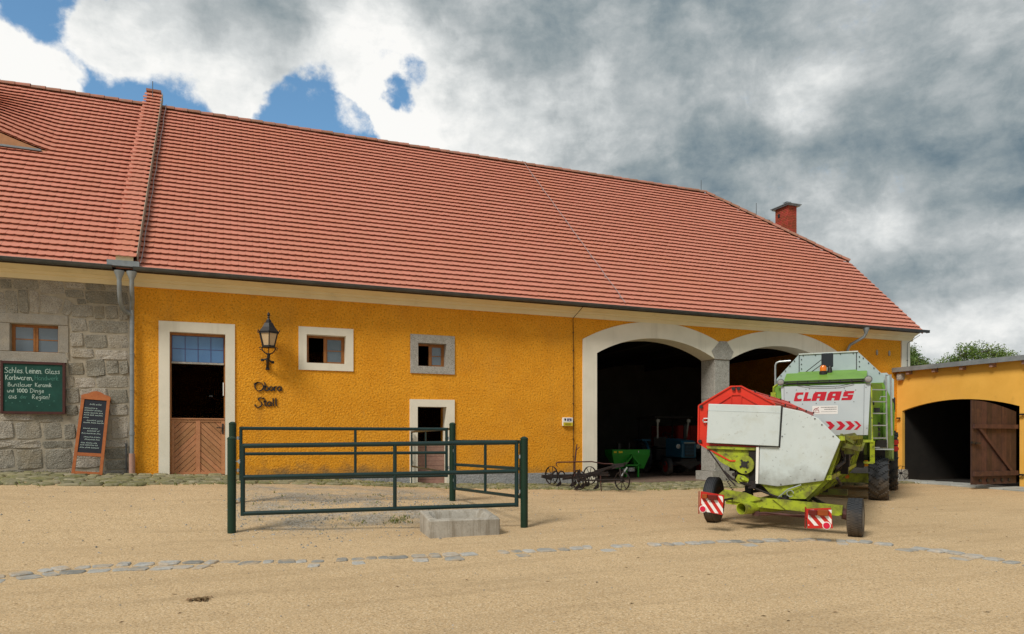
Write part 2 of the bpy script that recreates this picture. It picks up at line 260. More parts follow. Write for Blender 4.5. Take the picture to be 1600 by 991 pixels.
def ground_material():
    m = bpy.data.materials.new('sand_gravel'); m.use_nodes = True; nt = m.node_tree; N = nt.nodes; L = nt.links
    bs = N['Principled BSDF']; bs.inputs['Roughness'].default_value = .95; bs.inputs['Specular IOR Level'].default_value = .12
    g = N.new('ShaderNodeNewGeometry'); P = g.outputs['Position']
    def noise(s, d=5, r=.6, vec=P):
        n = N.new('ShaderNodeTexNoise'); n.inputs['Scale'].default_value = s; n.inputs['Detail'].default_value = d; n.inputs['Roughness'].default_value = r
        L.new(vec, n.inputs['Vector']); return n.outputs['Fac']
    def ramp(x, a, b, lo=0., hi=1.):
        n = N.new('ShaderNodeMapRange'); L.new(x, n.inputs['Value']); n.inputs['From Min'].default_value = a; n.inputs['From Max'].default_value = b
        n.inputs['To Min'].default_value = lo; n.inputs['To Max'].default_value = hi; return n.outputs['Result']
    def mul(a, b):
        n = N.new('ShaderNodeMath'); n.operation = 'MULTIPLY'; n.use_clamp = True
        for i, q in enumerate((a, b)):
            if isinstance(q, float): n.inputs[i].default_value = q
            else: L.new(q, n.inputs[i])
        return n.outputs[0]
    def mix(f, a, b):
        n = N.new('ShaderNodeMix'); n.data_type = 'RGBA'
        if isinstance(f, float): n.inputs[0].default_value = f
        else: L.new(f, n.inputs[0])
        for i, q in ((6, a), (7, b)):
            if isinstance(q, tuple): n.inputs[i].default_value = (*q, 1)
            else: L.new(q, n.inputs[i])
        return n.outputs[2]
    c = mix(ramp(noise(.35, 4), .35, .65), (.60, .43, .245), (.545, .385, .215))
    c = mix(mul(ramp(noise(1.3, 6, .65), .45, .7), .55), c, (.60, .43, .245))
    c = mix(mul(ramp(noise(46, 3, .75), .50, .62), .75), c, (.23, .15, .078))
    c = mix(mul(ramp(noise(58, 3, .75), .53, .64), .75), c, (.78, .65, .46))
    c = mix(mul(ramp(noise(27, 4, .75), .55, .66), .55), c, (.25, .165, .09))
    c = mix(mul(ramp(noise(33, 4, .75), .57, .67), .5), c, (.80, .66, .46))
    # wheel tracks: long scuffs of damp, darker sand
    mp = N.new('ShaderNodeMapping'); mp.inputs['Rotation'].default_value = (0, 0, R(-12)); mp.inputs['Scale'].default_value = (.32, 2.4, 1); L.new(P, mp.inputs['Vector'])
    c = mix(mul(ramp(noise(1, 6, .6, mp.outputs['Vector']), .50, .72), .40), c, (.33, .235, .135))
    mp2 = N.new('ShaderNodeMapping'); mp2.inputs['Rotation'].default_value = (0, 0, R(35)); mp2.inputs['Scale'].default_value = (.18, 3.4, 1); L.new(P, mp2.inputs['Vector'])
    c = mix(mul(ramp(noise(1, 5, .6, mp2.outputs['Vector']), .56, .72), .28), c, (.36, .26, .15))
    c = mix(mul(ramp(noise(9, 4, .7), .60, .74), .5), c, (.30, .205, .11))
    # grey gravel patch inside the pen
    sp = N.new('ShaderNodeSeparateXYZ'); L.new(P, sp.inputs[0])
    def band(o, a, b, c_, d):
        return mul(ramp(o, a, b), ramp(o, c_, d, 1., 0.))
    pen = mul(band(sp.outputs['X'], -.1, .8, 3.6, 5.), band(sp.outputs['Y'], -6.9, -6.2, -2.2, -1.4))
    pen = mul(pen, ramp(noise(1.5, 6, .7), .40, .58))
    grey = mix(ramp(noise(30, 3, .7), .45, .6), (.20, .175, .135), (.46, .43, .38))
    c = mix(mul(pen, .85), c, grey)
    L.new(c, bs.inputs['Base Color'])
    b = N.new('ShaderNodeBump'); b.inputs['Strength'].default_value = .75; b.inputs['Distance'].default_value = .012; L.new(noise(42, 4, .7), b.inputs['Height'])
    b2 = N.new('ShaderNodeBump'); b2.inputs['Strength'].default_value = .5; b2.inputs['Distance'].default_value = .05; L.new(noise(3.5, 4, .6), b2.inputs['Height']); L.new(b2.outputs['Normal'], b.inputs['Normal'])
    L.new(b.outputs['Normal'], bs.inputs['Normal'])
    return m
M['ground'] = ground_material()

# ---------------------------------------------------------------- building blocks
W = {}                                                       # world matrix of every object that may become a parent
def name_of(n): return n
def link(o, parent=None, world=None):
    COL.objects.link(o)
    if parent is not None: o.parent = parent
    W[o] = world if world is not None else Matrix.Identity(4)
    return o
def empty(name, label, cat, loc=(0, 0, 0), rz=0., group=None):
    o = bpy.data.objects.new(name, None); o.empty_display_size = .2
    o.location = loc; o.rotation_euler = (0, 0, rz); o['label'] = label; o['category'] = cat
    if group: o['group'] = group
    return link(o, None, Matrix.Translation(loc) @ Matrix.Rotation(rz, 4, 'Z'))
def tag(o, label=None, cat=None, group=None, kind=None):
    if label: o['label'] = label
    if cat: o['category'] = cat
    if group: o['group'] = group
    if kind: o['kind'] = kind
    return o

class MB:
    """collects simple solids; build() links them as one mesh object"""
    def __init__(s): s.v = []; s.f = []; s.m = []; s.mi = 0
    def add(s, vs, fs):
        n = len(s.v); s.v += [tuple(q) for q in vs]; s.f += [tuple(i + n for i in f) for f in fs]; s.m += [s.mi] * len(fs); return s
    def box(s, c, d, rot=None, bev=0.):
        x, y, z = d[0] / 2, d[1] / 2, d[2] / 2
        if bev:
            b = min(bev, x * .8, y * .8, z * .8); vs = []; fs = []
            bm = bmesh.new(); bmesh.ops.create_cube(bm, size=1)
            for v in bm.verts: v.co = Vector((v.co.x * d[0], v.co.y * d[1], v.co.z * d[2]))
            bmesh.ops.bevel(bm, geom=bm.edges[:], offset=b, segments=1, affect='EDGES')
            bm.verts.index_update(); vs = [v.co.copy() for v in bm.verts]; fs = [[v.index for v in f.verts] for f in bm.faces]; bm.free()
        else:
            vs = [Vector((i * x, j * y, k * z)) for i, j, k in ((-1, -1, -1), (1, -1, -1), (1, 1, -1), (-1, 1, -1), (-1, -1, 1), (1, -1, 1), (1, 1, 1), (-1, 1, 1))]
            fs = [(0, 3, 2, 1), (4, 5, 6, 7), (0, 1, 5, 4), (1, 2, 6, 5), (2, 3, 7, 6), (3, 0, 4, 7)]
        c = Vector(c)
        if rot is not None: vs = [rot @ v for v in vs]
        return s.add([v + c for v in vs], fs)
    def b2(s, x0, x1, y0, y1, z0, z1, bev=0.): return s.box(((x0 + x1) / 2, (y0 + y1) / 2, (z0 + z1) / 2), (x1 - x0, y1 - y0, z1 - z0), None, bev)
    def bar(s, a, b, w, h=None, up=(0, 0, 1)):
        a, b = Vector(a), Vector(b); d = (b - a); L = d.length; d.normalize(); u = Vector(up)
        if abs(d.dot(u)) > .98: u = Vector((1, 0, 0))
        x = d.cross(u).normalized(); u = x.cross(d); rot = Matrix((d, x, u)).transposed()
        return s.box((a + b) / 2, (L, w, h or w), rot)
    def tube(s, pts, r, n=8, cap=True):
        pts = [Vector(p) for p in pts]; k = len(pts); rs = r if isinstance(r, (list, tuple)) else [r] * k; vs = []; fs = []
        prev = None
        for i, p in enumerate(pts):
            t = (pts[min(i + 1, k - 1)] - pts[max(i - 1, 0)]).normalized()
            if prev is None:
                u = Vector((0, 0, 1)) if abs(t.z) < .9 else Vector((1, 0, 0)); x = t.cross(u).normalized()
            else:
                x = (prev - t * prev.dot(t)).normalized()
            prev = x; y = t.cross(x)
            vs += [p + (x * math.cos(2 * math.pi * j / n) + y * math.sin(2 * math.pi * j / n)) * rs[i] for j in range(n)]
        for i in range(k - 1):
            for j in range(n):
                fs.append((i * n + j, i * n + (j + 1) % n, (i + 1) * n + (j + 1) % n, (i + 1) * n + j))
        if cap: fs += [tuple(range(n))[::-1], tuple(range((k - 1) * n, k * n))]
        return s.add(vs, fs)
    def lathe(s, prof, c, axis='Z', n=16, rot0=0., mtx=None):
        vs = []; fs = []; k = len(prof)
        for r, h in prof:
            for j in range(n):
                a = 2 * math.pi * j / n + rot0; p = Vector((r * math.cos(a), r * math.sin(a), h))
                if axis == 'X': p = Vector((p.z, p.x, p.y))
                if axis == 'Y': p = Vector((p.y, p.z, p.x))
                if mtx is not None: p = mtx @ p
                vs.append(p + Vector(c))
        for i in range(k - 1):
            for j in range(n): fs.append((i * n + j, i * n + (j + 1) % n, (i + 1) * n + (j + 1) % n, (i + 1) * n + j))
        loop = tuple(prof[0]) == tuple(prof[-1])
        if prof[0][0] > 1e-6 and not loop: fs.append(tuple(range(n))[::-1])
        if prof[-1][0] > 1e-6 and not loop: fs.append(tuple(range((k - 1) * n, k * n)))
        return s.add(vs, fs)
    def cyl(s, c, r, h, axis='Z', n=16): return s.lathe([(r, -h / 2), (r, h / 2)], c, axis, n)
    def prism(s, poly, y0, y1, f=None):
        """polygon in (x, z) pushed from y0 to y1; f maps the three coordinates when given"""
        n = len(poly); f = f or (lambda x, y, z: (x, y, z))
        a = sum(poly[i][0] * poly[(i + 1) % n][1] - poly[(i + 1) % n][0] * poly[i][1] for i in range(n))
        if a < 0: poly = poly[::-1]
        vs = [f(x, y0, z) for x, z in poly] + [f(x, y1, z) for x, z in poly]
        fs = [tuple(range(n)), tuple(range(n, 2 * n))[::-1]] + [(i, i + n, (i + 1) % n + n, (i + 1) % n) for i in range(n)]
        return s.add(vs, fs)
    def quad(s, *p): return s.add(p, [tuple(range(len(p)))])
    def xf(s, mtx): s.v = [tuple(mtx @ Vector(q)) for q in s.v]; return s
    def build(s, name, material, parent=None, world=True, smooth=False, bevel=0., kind=None, label=None, fix=True):
        """world=True: the points are world coordinates; else they are in the parent's frame"""
        PM = W[parent] if parent is not None else Matrix.Identity(4)
        V = [Vector(q) for q in s.v]
        if world and parent is not None:
            inv = PM.inverted(); V = [inv @ q for q in V]
        lo = Vector((min(q[i] for q in V) for i in range(3))); hi = Vector((max(q[i] for q in V) for i in range(3)))
        c = Vector(((lo.x + hi.x) / 2, (lo.y + hi.y) / 2, lo.z))
        me = bpy.data.meshes.new(name); me.from_pydata([q - c for q in V], [], s.f); me.update()
        mats = material if isinstance(material, (list, tuple)) else [material]
        for q in mats: me.materials.append(q)
        if len(mats) > 1: me.polygons.foreach_set('material_index', s.m)
        if fix:
            bm = bmesh.new(); bm.from_mesh(me); bmesh.ops.recalc_face_normals(bm, faces=bm.faces[:]); bm.to_mesh(me); bm.free()
        if smooth: me.shade_auto() if hasattr(me, 'shade_auto') else me.polygons.foreach_set('use_smooth', [True] * len(me.polygons))
        if smooth: me.polygons.foreach_set('use_smooth', [True] * len(me.polygons)); me.set_sharp_from_angle(angle=R(35))
        o = bpy.data.objects.new(name, me); o.location = c
        link(o, parent, PM @ Matrix.Translation(c))
        if bevel:
            md = o.modifiers.new('bevel', 'BEVEL'); md.width = bevel; md.segments = 2; md.limit_method = 'ANGLE'
        if kind: o['kind'] = kind
        if label: o['label'] = label
        return o

def plate(outer, holes, y0, y1):
    """flat (x, z) outline with holes, thickened from y0 to y1"""
    bm = bmesh.new(); es = []
    for loop in [outer] + holes:
        vs = [bm.verts.new((x, y0, z)) for x, z in loop]
        es += [bm.edges.new((vs[i], vs[(i + 1) % len(vs)])) for i in range(len(vs))]
    bmesh.ops.triangle_fill(bm, use_beauty=True, use_dissolve=False, edges=es)
    r = bmesh.ops.extrude_face_region(bm, geom=bm.faces[:])
    for g in r['geom']:
        if isinstance(g, bmesh.types.BMVert): g.co.y = y1
    bm.verts.index_update(); mb = MB(); mb.add([v.co.copy() for v in bm.verts], [[v.index for v in f.verts] for f in bm.faces]); bm.free()
    return mb
def rect(x0, x1, z0, z1): return [(x0, z0), (x1, z0), (x1, z1), (x0, z1)]
def ring(outer, inner, y0, y1): return plate(outer, [inner], y0, y1)

def copy_obj(src, parent, loc, rot=None, scale=None):
    o = src.copy(); COL.objects.link(o); o.parent = parent; o.location = loc
    if rot is not None: o.rotation_euler = rot
    if scale is not None: o.scale = scale
    return o

# ---------------------------------------------------------------- stroke lettering
GL = {
 'S': (1.0, [[(.85, 1.35), (.6, 1.6), (.25, 1.5), (.15, 1.2), (.45, .9), (.8, .6), (.75, .2), (.4, 0), (.05, .2)]]),
 'c': (.75, [[(.65, .8), (.4, 1), (.12, .75), (.08, .3), (.35, 0), (.68, .2)]]),
 'h': (.8, [[(.1, 1.7), (.1, 0)], [(.1, .65), (.35, .98), (.62, .8), (.65, 0)]]),
 'l': (.4, [[(.15, 1.7), (.15, .1), (.3, 0)]]),
 'e': (.75, [[(.1, .5), (.65, .55), (.55, .95), (.25, .95), (.08, .5), (.25, .05), (.65, .15)]]),
 's': (.7, [[(.58, .85), (.3, 1), (.1, .75), (.5, .4), (.5, .1), (.25, 0), (.02, .15)]]),
 '.': (.35, [[(.1, .05), (.2, .02)]]), ',': (.4, [[(.2, .1), (.08, -.25)]]), ' ': (.55, []),
 'L': (.9, [[(.15, 1.75), (.12, 0), (.75, .02)]]),
 'i': (.35, [[(.15, 1), (.15, .05)], [(.15, 1.3), (.2, 1.38)]]),
 'n': (.8, [[(.1, 1), (.1, 0)], [(.1, .65), (.35, 1), (.62, .8), (.65, 0)]]),
 'G': (1.05, [[(.9, 1.3), (.55, 1.6), (.15, 1.2), (.1, .4), (.5, 0), (.9, .25), (.9, .7), (.55, .7)]]),
 'a': (.8, [[(.62, .85), (.35, 1), (.1, .7), (.1, .2), (.35, 0), (.62, .3), (.64, 1), (.62, .2), (.78, 0)]]),
 'K': (1.0, [[(.12, 1.6), (.12, 0)], [(.8, 1.6), (.15, .75), (.85, 0)]]),
 'o': (.8, [[(.38, 1), (.1, .75), (.1, .25), (.38, 0), (.66, .25), (.66, .75), (.38, 1)]]),
 'r': (.6, [[(.1, 1), (.1, 0)], [(.1, .6), (.3, .95), (.55, .9)]]),
 'b': (.8, [[(.1, 1.7), (.1, 0)], [(.1, .7), (.4, 1), (.66, .6), (.5, .1), (.1, .05)]]),
 'w': (1.05, [[(.05, 1), (.25, 0), (.48, .8), (.7, 0), (.95, 1)]]),
 'H': (1.0, [[(.1, 1.6), (.1, 0)], [(.8, 1.6), (.8, 0)], [(.1, .8), (.8, .8)]]),
 'd': (.85, [[(.62, .85), (.35, 1), (.1, .6), (.25, .05), (.62, .25)], [(.64, 1.7), (.64, 0)]]),
 'k': (.75, [[(.1, 1.7), (.1, 0)], [(.6, 1), (.12, .5), (.65, 0)]]),
 'B': (.95, [[(.12, 0), (.12, 1.6), (.6, 1.5), (.6, 1), (.15, .85), (.75, .7), (.7, .1), (.12, 0)]]),
 'u': (.8, [[(.1, 1), (.12, .2), (.38, 0), (.62, .3), (.64, 1), (.66, 0)]]),
 'z': (.7, [[(.08, 1), (.58, 1), (.08, 0), (.6, 0)]]),
 'm': (1.15, [[(.1, 1), (.1, 0)], [(.1, .7), (.3, 1), (.5, .8), (.52, 0)], [(.52, .7), (.75, 1), (.95, .8), (.97, 0)]]),
 '1': (.6, [[(.08, 1.2), (.35, 1.6), (.35, 0)]]),
 '0': (.85, [[(.4, 1.6), (.1, 1.2), (.1, .4), (.4, 0), (.7, .4), (.7, 1.2), (.4, 1.6)]]),
 'D': (1.05, [[(.12, 0), (.15, 1.6)], [(-.05, 1.5), (.5, 1.6), (.9, 1.1), (.8, .35), (.3, 0), (0, .05)]]),
 'g': (.8, [[(.62, .85), (.35, 1), (.1, .65), (.3, .2), (.62, .4), (.64, 1), (.6, -.4), (.3, -.6), (.05, -.4)]]),
 'R': (1.0, [[(.12, 0), (.12, 1.6), (.65, 1.5), (.68, 1), (.15, .8), (.85, 0)]]),
 '!': (.5, [[(.2, 1.7), (.2, .5)], [(.2, .12), (.22, 0)], [(.05, 1.7), (.4, 1.7)]]),
 't': (.5, [[(.22, 1.5), (.2, .2), (.4, 0), (.5, .1)], [(.02, 1), (.45, 1)]]),
 '-': (.6, [[(.1, .5), (.5, .5)]]),
}
def chaikin(p, k=2):
    for _ in range(k):
        if len(p) < 3: return p
        q = [p[0]]
        for a, b in zip(p, p[1:]):
            q += [(a[0] * .75 + b[0] * .25, a[1] * .75 + b[1] * .25), (a[0] * .25 + b[0] * .75, a[1] * .25 + b[1] * .75)]
        p = q + [p[-1]]
    return p
def ribbon(mb, pts, width, f, th):
    """flat pen stroke through (x, z) points; f maps (x, depth, z) to space"""
    n = len(pts)
    if n < 2: return
    L_, R_ = [], []
    for i, (x, z) in enumerate(pts):
        a = pts[max(i - 1, 0)]; b = pts[min(i + 1, n - 1)]; dx, dz = b[0] - a[0], b[1] - a[1]; q = math.hypot(dx, dz) or 1
        w = width(dx / q, dz / q) / 2; L_.append((x - dz / q * w, z + dx / q * w)); R_.append((x + dz / q * w, z - dx / q * w))
    vs = [f(x, 0, z) for x, z in L_] + [f(x, 0, z) for x, z in R_] + [f(x, -th, z) for x, z in L_] + [f(x, -th, z) for x, z in R_]
    fs = []
    for i in range(n - 1):
        fs += [(2 * n + i, 2 * n + i + 1, 3 * n + i + 1, 3 * n + i), (i, i + 1, 2 * n + i + 1, 2 * n + i), (n + i, 3 * n + i, 3 * n + i + 1, n + i + 1)]
    fs += [(0, 2 * n, 3 * n, n), (n - 1, 2 * n - 1, 4 * n - 1, 3 * n - 1)]
    mb.add(vs, fs)
def write(mb, text, x, z, h, f, w, th=.002, jit=.0, width_to=None):
    sc_ = h / 1.6; adv = sum(GL[c][0] for c in text) * sc_; kx = (width_to / adv) if width_to else 1.
    for c in text:
        aw, st = GL[c]; dz = random.uniform(-jit, jit) * h
        for s_ in st:
            ribbon(mb, [(x + px * sc_ * kx, z + dz + pz * sc_) for px, pz in chaikin(s_)], lambda a, b: w * random.uniform(.8, 1.2), f, th)
        x += aw * sc_ * kx
    return x

# ================================================================ THE GROUND
GX = [-30, -5, -2, .2, 2.3, 4.4, 7, 9.6, 14, 22, 40]
GY = [-40, -18, -10, -8, -6.5, -4.6, -2, 0]
GD = [[1.65] * 11,
      [1.6, 1.6, 1.6, 1.59, 1.58, 1.57, 1.56, 1.55, 1.55, 1.55, 1.55],
      [1.5, 1.53, 1.53, 1.52, 1.51, 1.49, 1.47, 1.455, 1.48, 1.48, 1.5],
      [1.4, 1.48, 1.49, 1.49, 1.48, 1.475, 1.405, 1.425, 1.47, 1.47, 1.5],
      [1.3, 1.40, 1.43, 1.46, 1.465, 1.465, 1.45, 1.45, 1.47, 1.46, 1.5],
      [.9, 1.1, 1.16, 1.18, 1.19, 1.2, 1.32, 1.42, 1.45, 1.45, 1.5],
      [.6, .80, .91, .95, 1.06, 1.2, 1.29, 1.37, 1.38, 1.43, 1.5],
      [.5, .67, .805, .846, 1.0, 1.17, 1.23, 1.29, 1.31, 1.43, 1.5]]
GD = np.array(GD)
def _gz(x, y):
    x = np.clip(np.asarray(x, float), GX[0], GX[-1]); y = np.clip(np.asarray(y, float), GY[0], GY[-1])
    i = np.clip(np.searchsorted(GX, x) - 1, 0, len(GX) - 2); j = np.clip(np.searchsorted(GY, y) - 1, 0, len(GY) - 2)
    gx, gy = np.array(GX, float), np.array(GY, float)
    tx = (x - gx[i]) / (gx[i + 1] - gx[i]); ty = (y - gy[j]) / (gy[j + 1] - gy[j])
    return -((GD[j, i] * (1 - tx) + GD[j, i + 1] * tx) * (1 - ty) + (GD[j + 1, i] * (1 - tx) + GD[j + 1, i + 1] * tx) * ty)
def gz(x, y):
    x = np.asarray(x, float); y = np.asarray(y, float); t = 0
    for dx in (-.5, 0, .5):
        for dy in (-.5, 0, .5): t = t + _gz(x + dx, y + dy)
    return t / 9
def gzf(x, y): return float(gz(x, y))

def make_ground():
    xs = np.concatenate([[-400, -200, -100, -60], np.arange(-40, -8, 2), np.arange(-8, 24.01, .25), np.arange(26, 60, 4), [80, 120, 220, 420]])
    ys = np.concatenate([[-400, -200, -100, -60, -40, -30, -24], np.arange(-22, .01, .25), [.25, .5, 6, 12, 13, 14, 20, 40, 80, 160, 420]])
    X, Y = np.meshgrid(xs, ys); Z = gz(X, Y)
    Z = Z + np.where((Y < 0) & (X > -8) & (X < 24) & (Y > -22), .008 * np.sin(X * 3.1 + Y * 1.7) * np.sin(Y * 2.3 - X * .9), 0)
    under = (Y > .3) & (Y < 12.5) & (X > -40) & (X < 21.9); Z = np.where(under, -2.6, Z)
    nx = len(xs); v = np.stack([X, Y, Z], -1).reshape(-1, 3)
    f = [(j * nx + i, j * nx + i + 1, (j + 1) * nx + i + 1, (j + 1) * nx + i) for j in range(len(ys) - 1) for i in range(nx - 1)]
    me = bpy.data.meshes.new('ground'); me.from_pydata(v.tolist(), [], f); me.materials.append(M['ground']); me.polygons.foreach_set('use_smooth', [True] * len(f))
    o = bpy.data.objects.new('ground', me); link(o); o['kind'] = 'structure'
make_ground()

# ================================================================ THE BARN
PITCH = math.atan(.985); UP = np.array([0, math.cos(PITCH), math.sin(PITCH)]); NRM = np.array([0, -math.sin(PITCH), math.cos(PITCH)])
EAVE_Y, EAVE_Z, RIDGE_Y, RIDGE_Z = -.47, 3.70, 5.9, 9.975
def roof_z(y): return EAVE_Z + .985 * (y - EAVE_Y)
barn = empty('barn', 'long ochre plastered barn with red tiled half-hipped roof and arched gateways', 'barn', (10, 6, -1.45))

def arc(cx, half, zs, rise, n=18, x0=None, x1=None):
    Rr = (half * half + rise * rise) / (2 * rise); zc = zs + rise - Rr
    x0 = cx - half if x0 is None else x0; x1 = cx + half if x1 is None else x1
    return [(x0 + (x1 - x0) * i / n, zc + math.sqrt(max(Rr * Rr - (x0 + (x1 - x0) * i / n - cx) ** 2, 0))) for i in range(n + 1)]
A1, A2, HALF, RISE, SPR = 11.88, 16.55, 2.055, .52, 2.46
OH_, ORISE = 2.508, .627
D1 = (-1.223, -.042, 2.455); D2 = (4.572, 5.347, .838)
W1 = (1.802, 2.742, 1.865, 2.56); W2 = (4.589, 5.347, 1.893, 2.495)

def build_walls():
    B = -2.2; e = .03
    outer = [(-2.0, B), (D1[0] - e, B), (D1[0] - e, D1[2] + e), (D1[1] + e, D1[2] + e), (D1[1] + e, B), (D2[0] - e, B), (D2[0] - e, D2[2] + e), (D2[1] + e, D2[2] + e), (D2[1] + e, B),
             (A1 - HALF - e, B)] + [(x, z + e) for x, z in arc(A1, HALF + e, SPR, RISE)] + [(A1 + HALF + e, B), (A2 - HALF - e, B)] + [(x, z + e) for x, z in arc(A2, HALF + e, SPR, RISE)] + [(A2 + HALF + e, B), (22.2, B), (22.2, 3.72), (-2.0, 3.72)]
    plate(outer, [rect(w[0] - e, w[1] + e, w[2] - e, w[3] + e)[::-1] for w in (W1, W2)], 0, .6).build('wall', M['plaster'], barn)
    g = MB()                                                # gable wall facing away, back wall
    prof = [(0, -2.2), (11.8, -2.2), (11.8, 3.7), (9.12, 6.6), (2.68, 6.6), (0.0, 3.7)]
    g.prism([(y, z) for y, z in prof], 21.75, 22.2, lambda a, x, z: (x, a + .601, z) if a < 1e-6 else (x, a, z)).build('gable_wall', M['plaster'], barn)
    MB().b2(-2, 21.7, 11.3, 11.8, -2.2, 3.7).build('rear_wall', M['plaster'], barn)
    # plinth band: grey rough render, only where the yard drops away
    for a, b in ((1.1, 4.385), (5.57, 9.37), (18.62, 21.86)): MB().b2(a, b, -.035, .1, -2.1, -.94).build('plinth', M['plinth'], barn)
    # corner pilaster
    MB().b2(21.87, 22.27, -.04, .5, -2, 3.44).build('corner_pilaster', M['cream'], barn)
    # cornice
    prof = [(.1, 3.43), (-.035, 3.43), (-.045, 3.535), (-.085, 3.545), (-.10, 3.60), (-.16, 3.62), (-.25, 3.665), (-.31, 3.68), (-.31, 3.715), (.1, 3.715)]
    c = MB(); c.prism(prof, -1.98, 22.42, lambda y, x, z: (x, y, z)); c.build('cornice', M['cornice'], barn)
    # interior
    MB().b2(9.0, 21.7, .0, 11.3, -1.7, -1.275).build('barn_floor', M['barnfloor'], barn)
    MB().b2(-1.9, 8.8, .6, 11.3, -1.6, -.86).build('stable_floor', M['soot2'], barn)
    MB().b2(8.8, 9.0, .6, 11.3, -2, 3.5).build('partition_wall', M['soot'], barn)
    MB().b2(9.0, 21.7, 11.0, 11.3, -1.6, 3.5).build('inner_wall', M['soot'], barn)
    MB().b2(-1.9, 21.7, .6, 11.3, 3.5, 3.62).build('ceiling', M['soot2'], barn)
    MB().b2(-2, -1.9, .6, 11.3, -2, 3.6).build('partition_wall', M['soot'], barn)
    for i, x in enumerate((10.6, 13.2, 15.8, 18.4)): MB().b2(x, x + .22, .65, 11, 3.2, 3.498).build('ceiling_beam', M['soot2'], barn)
    # two light oval wall anchors near the corner
    for x in (20.72, 21.30):
        MB().cyl((x, -.01, 2.97), .05, .03, 'Y', 12).xf(Matrix.Translation((x, 0, 2.97)) @ Matrix.Diagonal((.8, 1, 1.9, 1)) @ Matrix.Translation((-x, 0, -2.97))).build('wall_anchor', M['granite_smooth'], barn)
build_walls()

def clip(poly, x0, x1, z0, z1):
    for ax, lim, sg in ((0, x0, 1), (0, x1, -1), (1, z0, 1), (1, z1, -1)):
        out = []
        for i in range(len(poly)):
            a, b = poly[i], poly[(i + 1) % len(poly)]; da, db = sg * (a[ax] - lim), sg * (b[ax] - lim)
            if da >= 0: out.append(a)
            if da * db < 0:
                t = da / (da - db); out.append((a[0] + (b[0] - a[0]) * t, a[1] + (b[1] - a[1]) * t))
        poly = out
        if len(poly) < 3: return []
    return poly

